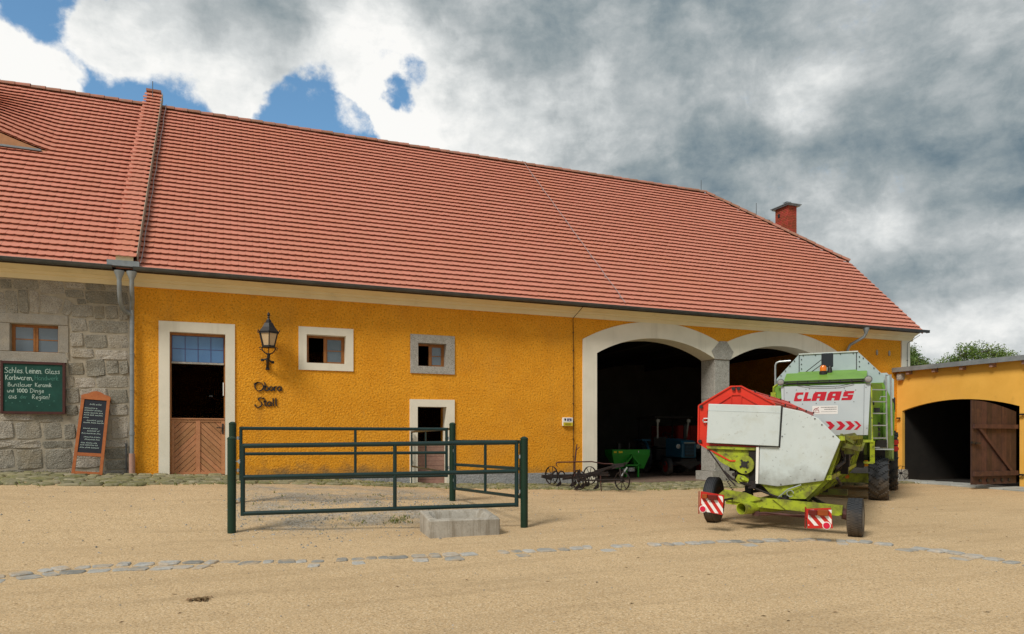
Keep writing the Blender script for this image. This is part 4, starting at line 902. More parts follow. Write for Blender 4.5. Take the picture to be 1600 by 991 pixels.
    MB().b2(-11.95, -2.05, 11.3, 11.8, -2, 3.7).build('rear_wall', M['plaster'], house)
build_house()

# ================================================================ THE SHED WING ON THE RIGHT (its front runs towards the camera)
SX = 21.68
shed = empty('shed', 'low ochre shed wing with arched gateway and sheet metal roof edge', 'shed', (24, -4, -1.44))
def to_shed(y, d, z): return (SX + d, -y, z)                   # y grows towards the camera, d into the building
def build_shed():
    c, half = 2.17, 1.96
    a = arc(c, half, .97, .30, 16)
    poly = [(-.02, -2), (c - half, -2)] + a + [(c + half, -2), (13, -2), (13, 2.36), (-.02, 2.36)]
    w = plate(poly, [], 0, .12); w.v = [to_shed(x, d, z) for x, d, z in w.v]; w.build('wall', M['plaster2'], shed)
    MB().b2(SX + .12, 28, -13, -12.6, -2, 2.36).build('side_wall', M['plaster2'], shed)
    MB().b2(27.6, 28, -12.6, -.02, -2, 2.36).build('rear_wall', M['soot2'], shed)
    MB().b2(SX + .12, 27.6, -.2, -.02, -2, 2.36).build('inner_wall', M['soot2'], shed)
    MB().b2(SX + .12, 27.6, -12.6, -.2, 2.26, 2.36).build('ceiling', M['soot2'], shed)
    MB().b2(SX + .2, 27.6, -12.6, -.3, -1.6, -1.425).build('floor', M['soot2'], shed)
    r = MB().add([(SX - .22, .30, 2.37), (SX - .22, -13.2, 2.30), (28.3, -13.2, 2.42), (28.3, .30, 2.5), (SX - .22, .30, 2.46), (SX - .22, -13.2, 2.39), (28.3, -13.2, 2.5), (28.3, .30, 2.58)],
                 [(0, 1, 2, 3), (7, 6, 5, 4), (0, 4, 5, 1), (1, 5, 6, 2), (2, 6, 7, 3), (3, 7, 4, 0)])
    roof = r.build('roof', M['zinc'], shed)
    MB().bar((SX - .235, .32, 2.39), (SX - .235, -13.2, 2.32), .02, .15).build('fascia', M['zinc'], roof)
    for i in range(12):
        y = -.55 - .95 * i; MB().b2(SX - .18, SX + .1, y - .05, y + .05, 2.20 - .005 * i, 2.345 - .005 * i).build('rafter_end', M['pinkwood'], shed)
    # lamp box by the barn corner and iron gate pins
    b = MB().b2(SX - .16, SX, -.30, -.12, 2.06, 2.25).build('flood_lamp', M['granite_smooth'], shed); MB().b2(SX - .15, SX - .01, -.29, -.13, 2.03, 2.06).build('lamp_lens', M['lens'], b)
    for y, z in ((.12, .72), (4.24, .72), (4.24, -1.05)): MB().bar(to_shed(y - .06, -.08, z), to_shed(y + .06, -.08, z), .05, .05).bar(to_shed(y, -.08, z), to_shed(y, .05, z), .04).build('gate_pin', M['black'], shed)
    MB().b2(SX - .10, SX + .1, -.36, .0, -1.75, -1.05).build('base_stone', M['granite_smooth'], shed)
    # the leaf standing open, hinged on the right jamb
    hinge = Vector((SX - .10, -4.10, 0)); tip = Vector((19.60, -4.15, 0)); d = (tip - hinge); L = d.length; d.normalize(); n = Vector((-d.y, d.x, 0))
    if n.y > 0: n = -n
    def f(x, y, z): p = hinge + d * x + n * -y; return (p.x, p.y, z)
    leaf = MB(); leaf.prism(rect(0.02, L - .02, .30, .42), -.075, -.01, f); leaf = leaf.build('gate_leaf', M['darkwood'], shed)
    npl = 9; pw = L / npl
    for i in range(npl):
        xa, xb = i * pw + .004, (i + 1) * pw - .004
        top = lambda x: .80 + .30 * math.sin(min(1, x / L) * math.pi / 2)
        MB().prism([(xa, -1.30 - random.uniform(0, .015)), (xb, -1.30), (xb, top(xb)), (xa, top(xa))], random.uniform(-.003, .003), .04, f).build('plank', M['darkwood'], leaf)
    b = MB(); b.prism(rect(.02, L - .02, -1.06, -.93), -.075, -.008, f); b.build('ledge', M['darkwood'], leaf)
    b = MB(); b.prism([(.22, -.925), (.36, -.925), (L - .22, .295), (L - .36, .295)], -.06, -.006, f); b.build('brace', M['darkwood'], leaf)
    h = MB()
    for x in np.linspace(.35, L - .35, 5): p = f(x, -.02, -1.19); h.lathe([(.05, -.01), (.05, .012)], p, 'Y', 10)
    h.build('bolt_heads', M['black'], leaf)
    h = MB(); p = f(L - .1, -.05, -.12); h.bar(p, f(L - .3, -.05, -.12), .05, .05); h.bar(f(L + .06, -.04, -.1), f(L - .06, -.04, -.1), .06); h.build('gate_latch', M['black'], leaf)
build_shed()
# pale slabs in front of the shed gate
slabs = bpy.data.objects.new('paving_strip', None); slabs.location = (21, -2.5, -1.45); link(slabs, None, Matrix.Translation((21, -2.5, -1.45))); slabs['kind'] = 'structure'
y = .0
while y > -9:
    L = random.uniform(.5, .95); x1 = SX - .02
    for xx in (x1 - .62, x1):
        z = gzf(xx - .3, y - L / 2)
        MB().box((xx - .30, y - L / 2, z + .01), (.60, L - .02, .07), Matrix.Rotation(random.uniform(-.02, .02), 3, 'X'), .012).build('slab', M['slab'], slabs)
    y -= L

# ================================================================ COBBLED STRIP AND KERB
def blob_stone(cx, cy, w, l, h, rz, name, material, parent, z=None, n=8, build=True, sq=.75):
    z = gzf(cx, cy) if z is None else z; vs = []; c, s = math.cos(rz), math.sin(rz)
    slope = (gzf(cx + .1, cy) - z) / .1, (gzf(cx, cy + .1) - z) / .1
    def pt(x, y, hh): X, Y = c * x - s * y, s * x + c * y; return (cx + X, cy + Y, z + hh + slope[0] * X + slope[1] * Y)
    ang = [2 * math.pi * i / n + random.uniform(-.22, .22) for i in range(n)]
    rad = [random.uniform(.86, 1.08) for _ in range(n)]
    def sup(a): return (abs(math.cos(a)) ** sq * math.copysign(1, math.cos(a)), abs(math.sin(a)) ** sq * math.copysign(1, math.sin(a)))
    o = [(sup(a)[0] * w / 2 * r, sup(a)[1] * l / 2 * r) for a, r in zip(ang, rad)]
    vs = [pt(x, y, -.08) for x, y in o] + [pt(x * .97, y * .97, h * .45) for x, y in o] + [pt(x * .8, y * .8, h * random.uniform(.85, 1.1)) for x, y in o] + [pt(0, 0, h)]
    fs = []
    for i in range(n):
        j = (i + 1) % n; fs += [(i, j, n + j, n + i), (n + i, n + j, 2 * n + j, 2 * n + i), (2 * n + i, 2 * n + j, 3 * n)]
    mb = MB().add(vs, fs)
    return mb.build(name, material, parent) if build else mb
def strip_edge(x): return float(np.interp(x, [-7, -5, -2, 0, 2, 4.2, 7, 10, 14, 20], [-2.3, -2.2, -2.1, -1.9, -1.5, -1.25, -1.5, -1.9, -1.9, -1.8]))
strip = bpy.data.objects.new('cobbled_strip', None); strip.location = (3, -1, -1); link(strip, None, Matrix.Translation((3, -1, -1))); strip['kind'] = 'structure'
cob = []
y = -.17
while y > -2.3:
    x = -6.8 + random.uniform(0, .2); rowh = random.uniform(.19, .27)
    while x < 20.5:
        w = random.uniform(.22, .46)
        if y > strip_edge(x) + random.uniform(-.06, .06): cob.append((x + w / 2, y, w, rowh))
        x += w * random.uniform(.92, 1.0)
    y -= rowh * .93
def near(t): return (t[0] ** 2 + (t[1] + 18) ** 2) + (400 if t[0] < -5.3 else 0)
cob.sort(key=near); mass = MB()
for i, (x, y, w, l) in enumerate(cob):
    a = (x, y, w * .99, l * .99, random.uniform(.02, .055), random.uniform(-.15, .15), 'cobble', M['moss'], strip)
    if i < 300: blob_stone(*a)
    else: q = blob_stone(*a, build=False); mass.add(q.v, q.f)
mass.build('cobbles', M['moss'], strip, kind='stuff')

KX = [(-4.5, -8.95), (-2.302, -8.722), (-1.749, -8.46), (-1.093, -8.473), (-.396, -8.567), (.323, -8.869), (1.057, -9.032), (1.834, -9.091), (2.636, -9.212), (3.477, -9.327), (4.378, -9.405), (5.306, -9.529), (6.24, -9.71), (7.21, -9.897), (7.9, -10.1), (8.35, -10.45), (8.62, -10.95), (8.70, -11.7), (8.75, -12.45), (8.8, -13.4)]
kerb = bpy.data.objects.new('stone_kerb', None); kerb.location = (3, -9.5, -1.5); link(kerb, None, Matrix.Translation((3, -9.5, -1.5))); kerb['kind'] = 'structure'
def on_path(d):
    for (a, b), (c, e) in zip(KX, KX[1:]):
        L = math.hypot(c - a, e - b)
        if d <= L: return a + (c - a) * d / L, b + (e - b) * d / L, math.atan2(e - b, c - a)
        d -= L
    return None
d = 0.
while True:
    w = random.uniform(.14, .28); p = on_path(d + w / 2)
    if p is None: break
    x, y, a = p
    buried = random.random() < .13
    if not buried: blob_stone(x + random.uniform(-.02, .02), y + random.uniform(-.03, .03), w * .93, random.uniform(.17, .28), random.uniform(.010, .026), a + random.uniform(-.1, .1), 'kerb_stone', M['sett'], kerb, sq=.5)
    if random.random() < (.9 if x < 0 else .28):
        blob_stone(x + math.sin(a) * .27, y - math.cos(a) * .27, w * 1.0, .24, random.uniform(.006, .016), a, 'kerb_stone', M['sett'], kerb, sq=.5)
    d += w

# ================================================================ SMALL GROUND COVER (nobody could count it)
def grass_patch(name, pts, hmin, hmax, material):
    mb = MB()
    for x, y, k in pts:
        for _ in range(k):
            px, py = x + random.gauss(0, .035), y + random.gauss(0, .03); z = gzf(px, py) - .01; h = random.uniform(hmin, hmax); a = random.uniform(0, 6.28); w = .006 + h * .06
            dx, dy = math.cos(a) * w, math.sin(a) * w; lx, ly = random.gauss(0, h * .45), random.gauss(0, h * .45)
            mb.add([(px - dx, py - dy, z), (px + dx, py + dy, z), (px + lx * .5 + dx * .6, py + ly * .5 + dy * .6, z + h * .65), (px + lx, py + ly, z + h)], [(0, 1, 2), (0, 2, 3)])
    return tag(mb.build(name, material, None, fix=False), kind='stuff')
pts = []
for _ in range(520):
    x = random.uniform(-5, 21); y = random.choice((random.uniform(-.30, -.05), random.uniform(strip_edge(x), 0), random.uniform(strip_edge(x) - .15, strip_edge(x) + .2)))
    if 9.9 < x < 13.8 and y > -.6: continue
    pts.append((x, y, random.randint(2, 9)))
pts += [(random.uniform(6, 11.5), random.uniform(-1.6, -.15), random.randint(5, 12)) for _ in range(150)]
pts += [(random.uniform(.5, 4.3), random.uniform(-1.3, -.1), random.randint(5, 12)) for _ in range(130)]
grass_patch('grass', pts, .03, .085, M['grass'])
pts = [(random.gauss(2.72, .12), random.gauss(-6.05, .12), 9) for _ in range(14)] + [(random.gauss(2.0, .1), random.gauss(-6.2, .1), 6) for _ in range(5)] + [(random.uniform(.3, 4.2), random.uniform(-6.7, -3), random.randint(1, 5)) for _ in range(70)]
grass_patch('weeds', pts, .02, .07, M['grass'])
mb = MB()
for _ in range(2600):
    if random.random() < .62: x, y = random.uniform(.0, 4.4), random.gauss(-5.3, 1.0)
    else: x, y = random.uniform(-5, 14), random.uniform(-15, -2.5)
    if y > -2: continue
    r = random.choice((.008, .011, .014, .02)) if y > -8 else random.choice((.005, .007, .010)); z = gzf(x, y)
    c = [(x + r * random.uniform(.7, 1.3) * a, y + r * random.uniform(.7, 1.3) * b, z + (.15 if q else 0) * r + r * .9 * (q == 1)) for a, b, q in ((-1, 0, 0), (0, -1, 0), (1, 0, 0), (0, 1, 0), (0, 0, 1))]
    mb.add(c, [(0, 1, 4), (1, 2, 4), (2, 3, 4), (3, 0, 4)])
tag(mb.build('gravel', M['pebble'], None, fix=False), kind='stuff')
mb = MB()
for _ in range(900):
    x, y = random.uniform(-6, 16), random.uniform(-15.5, -2.2); z = gzf(x, y) + .004; b = random.uniform(0, 6.28); l = random.choice((.008, .012, .018, .03)); dx, dy = math.cos(b) * l, math.sin(b) * l
    mb.add([(x - dx, y - dy, z), (x - dy * .25, y + dx * .25, z + .006), (x + dx, y + dy, z), (x + dy * .25, y - dx * .25, z + .004)], [(0, 1, 2, 3)])
tag(mb.build('litter', M['straw'], None, fix=False), kind='stuff')
mb = MB()
for _ in range(70):
    a, r = random.uniform(0, 6.28), abs(random.gauss(0, .045)); x, y = -.253 + r * math.cos(a) * 1.3, -10.648 + r * math.sin(a) * .8; z = gzf(x, y) + .003
    b = random.uniform(0, 6.28); l = random.uniform(.02, .06); dx, dy = math.cos(b) * l, math.sin(b) * l
    mb.add([(x - dx, y - dy, z), (x - dy * .3, y + dx * .3, z + .02), (x + dx, y + dy, z + .005), (x + dy * .3, y - dx * .3, z + .018)], [(0, 1, 2, 3)])
tag(mb.build('straw_clump', M['straw'], None, fix=False), 'small dark clump of dung and straw lying on the sand at lower left', 'straw clump')

# ================================================================ WALL THINGS
def lantern():
    x0, y0 = .905, -.36
    L = empty('wall_lantern', 'black six-sided wall lantern on an iron bracket above the lettering', 'lantern', (x0, 0, 1.68))
    t = MB()
    t.lathe([(.235, 2.49), (.245, 2.515), (.16, 2.62), (.105, 2.72), (.07, 2.745), (.07, 2.775), (.045, 2.80), (.02, 2.84)], (x0, y0, 0), 'Z', 6, R(30))
    for i in range(6): a = R(60 * i + 30); t.tube([(x0 + .23 * math.cos(a), y0 + .23 * math.sin(a), 2.50), (x0 + .27 * math.cos(a), y0 + .27 * math.sin(a), 2.52), (x0 + .275 * math.cos(a), y0 + .275 * math.sin(a), 2.56)], [.012, .014, .004], 5)
    t.build('lantern_roof', M['black'], L)
    MB().lathe([(.012, 2.83), (.03, 2.86), (.018, 2.885), (.04, 2.915), (.032, 2.94), (.004, 2.985)], (x0, y0, 0), 'Z', 10).build('finial', M['black'], L)
    c = MB()
    def ringpt(i, r, z): a = R(60 * i + 30); return (x0 + r * math.cos(a), y0 + r * math.sin(a), z)
    for i in range(6):
        c.bar(ringpt(i, .225, 2.495), ringpt(i, .145, 2.175), .022, .022)
        c.bar(ringpt(i, .225, 2.485), ringpt(i + 1, .225, 2.485), .018, .03); c.bar(ringpt(i, .145, 2.18), ringpt(i + 1, .145, 2.18), .02, .025)
    c.lathe([(.165, 2.145), (.17, 2.17), (.13, 2.175)], (x0, y0, 0), 'Z', 6, R(30)); c.build('cage', M['black'], L)
    for i in range(6):
        a, b, d, e = ringpt(i, .215, 2.48), ringpt(i + 1, .215, 2.48), ringpt(i + 1, .138, 2.185), ringpt(i, .138, 2.185)
        MB().quad(a, b, d, e).build('glass_pane', M['lampglass'], L)
    b = MB()
    for sx in (-1, 1):
        b.tube([(x0 + sx * .175 + sx * .028 * math.cos(t), y0, 2.125 + .028 * math.sin(t)) for t in [i * .7 for i in range(9)]], .011, 5)
        b.tube([(x0 + sx * .155, y0, 2.16), (x0 + sx * .135, y0, 2.08), (x0 + sx * .08, y0, 2.02), (x0, y0, 1.99)], .014, 6)
    b.tube([(x0, y0, 2.15), (x0, y0, 1.99)], .011, 6); b.lathe([(.025, 1.96), (.055, 1.99), (.03, 2.015)], (x0, y0, 0), 'Z', 8)
    b.build('lantern_cradle', M['black'], L)
    k = MB(); k.tube([(x0, y0, 1.99), (x0, y0 + .02, 1.93), (x0 - .005, y0 + .10, 1.86), (x0 - .01, -.16, 1.81), (x0 - .01, -.06, 1.76)], [.034, .036, .03, .03, .03], 8); k.b2(x0 - .04, x0 + .02, -.05, 0, 1.665, 1.95, .008); k.b2(x0 - .055, x0 + .035, -.06, 0, 1.655, 1.70, .006)
    k.tube([(x0 - .13, -.12, 1.875), (x0 - .06, -.16, 1.89), (x0, -.18, 1.87), (x0 + .06, -.16, 1.845), (x0 + .10, -.12, 1.83)], .022, 6); k.lathe([(.036, -.03), (.036, .03)], (x0 - .13, -.12, 1.875), 'Z', 8); k.lathe([(.036, -.03), (.036, .03)], (x0 + .105, -.12, 1.83), 'Z', 8)
    k.tube([(x0 - .01, -.04, 1.72), (x0 - .01, -.14, 1.74), (x0 - .01, -.2, 1.82)], .014, 6); k.build('bracket', M['black'], L)
lantern()

CG = {                                                       # broad-nib letters for the wall
 'O': [[(.09, .225), (.03, .19), (.0, .10), (.04, .01), (.12, -.02), (.21, .03), (.24, .12), (.20, .20), (.12, .225), (.05, .215), (-.02, .165)]],
 'b': [[(.0, .235), (.022, .225), (.022, .0)], [(.022, .085), (.05, .125), (.10, .115), (.12, .06), (.10, .01), (.055, -.002), (.02, .02)]],
 'o': [[(.06, .125), (.01, .085), (.015, .02), (.06, .0), (.105, .04), (.10, .105), (.06, .125)]],
 'r': [[(.0, .115), (.02, .11), (.02, .0)], [(.02, .085), (.055, .125), (.09, .115)]],
 'a': [[(.10, .115), (.05, .128), (.005, .075), (.015, .01), (.05, -.002), (.10, .045)], [(.105, .128), (.10, .02), (.135, .0)]],
 'S': [[(.20, .205), (.13, .23), (.06, .19), (.09, .14), (.16, .10), (.17, .03), (.10, -.035), (.02, -.03), (-.02, .01), (.01, .035)], [(.18, .20), (.23, .225)]],
 't': [[(.04, .18), (.04, .03), (.06, .0), (.09, .015)], [(.0, .12), (.09, .125)]],
 'l': [[(.02, .225), (.025, .02), (.055, .0)]],
}
CW = {'O': .27, 'b': .14, 'o': .13, 'r': .105, 'a': .145, 'S': .215, 't': .105, 'l': .078}
def lettering():
    o = empty('wall_lettering', 'black iron letters Obora Stall in two lines under the wall lantern', 'lettering', (.9, 0, .75))
    def nib(dx, dz): return .009 + .026 * abs(dx * math.sin(R(35)) + dz * math.cos(R(35)))
    for txt, x, z, k in (('Obora', .605, 1.155, .86), ('Stall', .625, .785, .88)):
        for ch in txt:
            m = MB()
            for s in CG[ch]: ribbon(m, [(x + px * k, z + pz * k) for px, pz in chaikin(s, 3)], nib, lambda a, d, b: (a, d - .012, b), .016)
            m.build('letter', M['black'], o); x += CW[ch] * k * .93
lettering()

def plaque():
    p = empty('meter_plate', 'small white and yellow plate on the wall beside the first arch', 'plate', (8.9, 0, .35))
    MB().b2(8.727, 9.04, -.07, .0, .36, .60, .01).build('case', M['whiteprint'], p)
    MB().b2(8.735, 9.03, -.075, -.07, .365, .465).build('yellow_panel', M['yellow'], p)
    MB().b2(8.79, 8.97, -.078, -.0751, .385, .44).build('yellow_print', mat('olive_print', (.32, .26, .01)), p)
    MB().b2(8.855, 8.99, -.074, -.07, .50, .575).build('navy_panel', M['navy'], p)
    MB().b2(8.90, 8.945, -.0765, -.0741, .515, .54).build('print_mark', M['whiteprint'], p)
    MB().prism([(8.77, .575), (8.82, .575), (8.82, .53), (8.795, .50), (8.77, .53)], -.074, -.07).build('crest', M['black'], p)
plaque()

def chalkboard():
    b = empty('chalkboard', 'green chalkboard with white handwriting on the granite wall below the window', 'chalkboard', (-3.85, -.05, .53))
    x0, x1, z0, z1 = -4.443, -3.262, .535, 1.652
    MB().b2(x0 + .02, x1 - .02, -.07, -.035, z0 + .02, z1 - .02).build('writing_panel', M['board_green'], b)
    f = MB(); t = .052
    f.b2(x0, x0 + t, -.09, -.03, z0, z1, .006); f.b2(x1 - t, x1, -.09, -.03, z0, z1, .006); f.b2(x0 + t, x1 - t, -.088, -.032, z0, z0 + t); f.b2(x0 + t, x1 - t, -.088, -.032, z1 - t, z1); f.build('board_frame', M['boardframe'], b)
    MB().b2(x0 + .03, x1 + .03, -.085, -.02, z1 + .003, z1 + .012).build('rain_strip', M['granite_smooth'], b)
    fn = lambda x, d, z: (x, -.071 + d, z)
    ln = MB()
    w = write(ln, 'Schles.', x0 + .07, 1.40, .115, fn, .0085, .0015, .03, .36); write(ln, 'Leinen.', w + .02, 1.40, .125, fn, .0095, .0015, .03, .31); write(ln, 'Glass', x0 + .80, 1.405, .105, fn, .0085, .0015, .03, .285); ln.build('chalk_line', M['chalk'], b)
    ln = MB(); write(ln, 'Korbwaren,', x0 + .085, 1.255, .105, fn, .009, .0015, .03, .51); ln.build('chalk_line', M['chalk'], b)
    ln = MB(); write(ln, 'Handwerk', x0 + .615, 1.26, .10, fn, .008, .0015, .03, .44); ln.build('faded_chalk_line', M['chalk_faint'], b)
    for txt, x, z, h, w in (('Bunzlauer', .13, 1.115, .085, .44), ('Keramik', .62, 1.115, .085, .31), ('und', .12, .99, .075, .13), ('1000', .29, .985, .085, .20), ('Dinge', .53, .99, .09, .26), ('aus', .145, .86, .10, .15), ('der', .35, .86, .075, .13), ('Region!', .565, .855, .095, .34)):
        ln = MB(); write(ln, txt, x0 + x, z, h, fn, .0075 if txt != '1000' else .010, .0015, .05, w); ln.build('chalk_line', M['chalk'] if txt != 'der' else M['chalk_faint'], b)
    st = MB()
    for x, z in ((.10, .805), (.21, .765), (.35, .80), (.51, .76), (.66, .70), (.75, .785), (.89, .73), (.97, .82), (.70, .82)):
        for a in range(3):
            t = a * 1.05 + x; dx, dz = math.cos(t) * .014, math.sin(t) * .014; ribbon(st, [(x0 + x - dx, z - dz), (x0 + x + dx, z + dz)], lambda p, q: .005, fn, .0015)
    st.build('chalk_stars', M['chalk_faint'], b)
chalkboard()

def sandwich_board():
    bx, by = -2.80, -.42; gz_ = gzf(bx, by)
    s = empty('menu_board', 'leaning orange wooden board with black writing panel beside the downpipe', 'menu board', (bx, by, gz_ + .03))
    ang = R(4); lean = R(12)
    H = 1.90
    # frame coordinates: x across, z up the leaning face
    Mx = Matrix.Translation((bx, by, gz_ + .03)) @ Matrix.Rotation(-lean, 4, 'X') @ Matrix.Rotation(ang, 4, 'Y')
    f = lambda x, d, z: tuple(Mx @ Vector((x, d, z)))
    hw0, hw1 = .29, .275
    fr = MB()
    for sg in (-1, 1): fr.prism([(sg * hw0, 0), (sg * (hw0 - .06), 0), (sg * (hw1 - .06), 1.72), (sg * hw1, 1.72)], -.02, .02, f)
    fr.prism(rect(-hw0 + .062, hw0 - .062, 0.005, .06), -.018, .018, f); fr.prism(rect(-.228, .228, .40, .47), -.018, .018, f); fr.build('board_frame', M['orangewood'], s)
    top = [(-hw1 - .005, 1.66), (hw1 + .005, 1.66), (hw1 + .01, 1.74), (hw1 - .04, 1.77), (.16, 1.79), (.08, 1.84), (0, 1.86), (-.08, 1.84), (-.16, 1.79), (-hw1 + .04, 1.77), (-hw1 - .01, 1.74)]
    MB().prism(top, -.024, .024, f).build('crest_rail', M['orangewood'], s)
    MB().prism([(-.225, .472), (.225, .472), (.214, 1.658), (-.214, 1.658)], -.008, .012, f).build('writing_panel', M['board_black'], s)
    fn = lambda x, d, z: f(x, -.0085 + d, z)
    rows = [(1.54, .075, -.10, .22), (1.455, .05, -.19, .24), (1.405, .05, -.19, .34), (1.35, .05, -.19, .38), (1.30, .05, -.19, .36), (1.245, .045, -.19, .13), (1.18, .05, -.12, .30), (1.13, .05, -.18, .38), (1.00, .05, -.17, .27), (.945, .055, -.09, .23), (.89, .05, -.19, .38), (.81, .05, -.14, .34), (.755, .05, -.12, .28), (.68, .05, -.18, .30), (.63, .05, -.19, .33), (.575, .05, -.19, .38)]
    rnd = random.Random(3)
    for z, h, x, w in rows:                                      # the handwriting is too small to read; only its rhythm is copied
        ln = MB(); e = x + w
        while x < e - .02:
            n = rnd.randint(3, 8); L = min(n * .024, e - x)
            k = max(3, int(L / .011)); pts = [(x + L * i / k, z + (h * .5 * rnd.uniform(.55, 1.1) if i % 2 else 0)) for i in range(k + 1)]
            ribbon(ln, pts, lambda a, b: .0065, fn, .0012); x += L + .022
        ln.build('chalk_line', M['chalk'], s)
sandwich_board()

# ================================================================ THE PEN
POST = {'fl': (.063, -6.377, -1.471, .03), 'fr': (4.582, -7.115, -1.468, .03), 'br': (4.118, -4.577, -1.185, .315), 'bl': (.090, -4.30, -1.15, .30)}
PL = {'fl': 'dark green round pen post in front, beside the stable door in the photo', 'fr': 'dark green round pen post at the right end of the long front gate', 'br': 'dark green pen post at the rear corner, in front of the low door', 'bl': 'dark green pen post at the rear, half hidden behind the nearest post'}
for k, (x, y, zb, zt) in POST.items():
    p = empty('pen_post', PL[k], 'post', (x, y, gzf(x, y)), 0, 'posts of the green pen'); r = .062
    zb = min(zb, gzf(x, y)) - .15
    MB().lathe([(r, zb), (r, zt - .035)], (x, y, 0), 'Z', 16).build('pole', M['penpost'], p, smooth=True)
    MB().lathe([(r + .004, zt - .036), (r + .004, zt - .02), (r * .8, zt - .004), (r * .4, zt + .008), (0.0001, zt + .011)], (x, y, 0), 'Z', 16).build('post_cap', M['penpost'], p, smooth=True)
def gate(a, b, rails, label, za=0., zb=0., ins=(.10, .10), r=.029, mids=(.5,), low=None, legs=()):
    a, b = Vector((*a, 0)), Vector((*b, 0)); d = (b - a); L = d.length; d.normalize(); p0 = a + d * ins[0]; p1 = b - d * ins[1]
    g = empty('pen_gate', label, 'gate', (p0 + (p1 - p0) / 2 + Vector((0, 0, gzf(*((p0 + p1) / 2).xy)))).to_tuple(), 0, 'tube gates of the green pen')
    zt, zl = rails[0], rails[-1]
    P = lambda t, z: tuple(p0 + (p1 - p0) * t + Vector((0, 0, z + za * (1 - t) + zb * t)))
    for i, z in enumerate(rails): MB().tube([P(0, z), P(1, z)], r * 1.08 if i == 0 else r, 12).build('rail', M['pen'], g, smooth=True)
    for t in (0, 1): MB().tube([P(t, zl - r), P(t, zt + r)], r, 12).build('end_stile', M['pen'], g, smooth=True)
    for t in mids: MB().tube([P(t, zl), P(t, zt)], r * .9, 10).build('upright', M['pen'], g, smooth=True)
    for t in legs: MB().tube([P(t, zt), P(t, -1.25)], r * .7, 8).build('leg', M['pen'], g, smooth=True)
    for end, q, s in ((0, a, 1), (1, b, -1)):
        for z in ((zt + zl) / 2 + .28, (zt + zl) / 2 - .30):
            m = MB(); e = P(end, z); m.tube([(q.x, q.y, e[2]), e], .011, 6); m.lathe([(.02, -.03), (.02, .03)], (e[0] - d.x * .05 * s, e[1] - d.y * .05 * s, e[2]), 'Z', 8); m.build('hinge_bolt', M['galv'], g)
gate(POST['fl'][:2], POST['fr'][:2], (-.107, -.585, -1.14), 'long front tube gate of the green pen, standing before the stone trough', 0, .05, (.16, .13), .034, (.535,))
gate(POST['bl'][:2], POST['br'][:2], (.19, -.27, -.72), 'long rear tube gate of the green pen, parallel to the barn wall', 0, 0, (.14, .12), .029, (.535,))
gate(POST['br'][:2], POST['fr'][:2], (-.05, -.50, -.97), 'short tube gate closing the right hand end of the green pen', 0, 0, (.10, .10), .029, (.5,))
gate((4.40, -.08), POST['br'][:2], (.20, -.68), 'tube barrier from the low door frame to the rear pen post', -.02, .0, (.03, .14), .022, (.42,), None, (0.0,))

def trough():
    t = empty('stone_trough', 'weathered pale stone trough standing in front of the pen gate', 'trough', (3.34, -7.5, -1.47))
    A, B = Vector((2.80, -7.73, 0)), Vector((3.895, -7.80, 0)); d = (B - A).normalized(); n = Vector((-d.y, d.x, 0)); L = (B - A).length; Wd = .80; z0, z1 = -1.49, -1.215
    def P(x, y, z): q = A + d * x + n * y; return (q.x, q.y, z + .075 * max(0, y) / Wd)
    def loop(x0, x1, y0, y1, z, r, k=4, wob=.0):
        out = []
        for cx, cy, s in ((x1 - r, y1 - r, 0), (x0 + r, y1 - r, 1), (x0 + r, y0 + r, 2), (x1 - r, y0 + r, 3)):
            for i in range(k + 1): a = math.pi / 2 * (s + i / k); out.append((cx + r * math.cos(a), cy + r * math.sin(a), z))
        return out
    bm = bmesh.new(); rings = []
    spec = [(-.0, L + .0, -.0, Wd + .0, z0 - .05, .035), (-.0, L + .0, .0, Wd, z0 + .02, .035), (.0, L, .0, Wd, z1 - .08, .035), (.0, L, .0, Wd, z1 - .018, .035), (.018, L - .018, .018, Wd - .018, z1, .05), (.10, L - .10, .09, Wd - .09, z1 - .004, .10), (.13, L - .13, .115, Wd - .115, z1 - .05, .11), (.17, L - .17, .15, Wd - .15, z1 - .22, .10)]
    rnd = random.Random(5)
    for sp in spec: rings.append([P(x + rnd.gauss(0, .003), y + rnd.gauss(0, .003), z + rnd.gauss(0, .003)) for x, y, z in loop(*sp)])
    m = len(rings[0]); mb = MB(); vs = [q for r_ in rings for q in r_]; fs = []
    for i in range(len(rings) - 1):
        for j in range(m): fs.append((i * m + j, i * m + (j + 1) % m, (i + 1) * m + (j + 1) % m, (i + 1) * m + j))
    fs.append(tuple(range((len(rings) - 1) * m, len(rings) * m)))
    o = mb.add(vs, fs).build('basin', M['trough'], t, smooth=True)
trough()

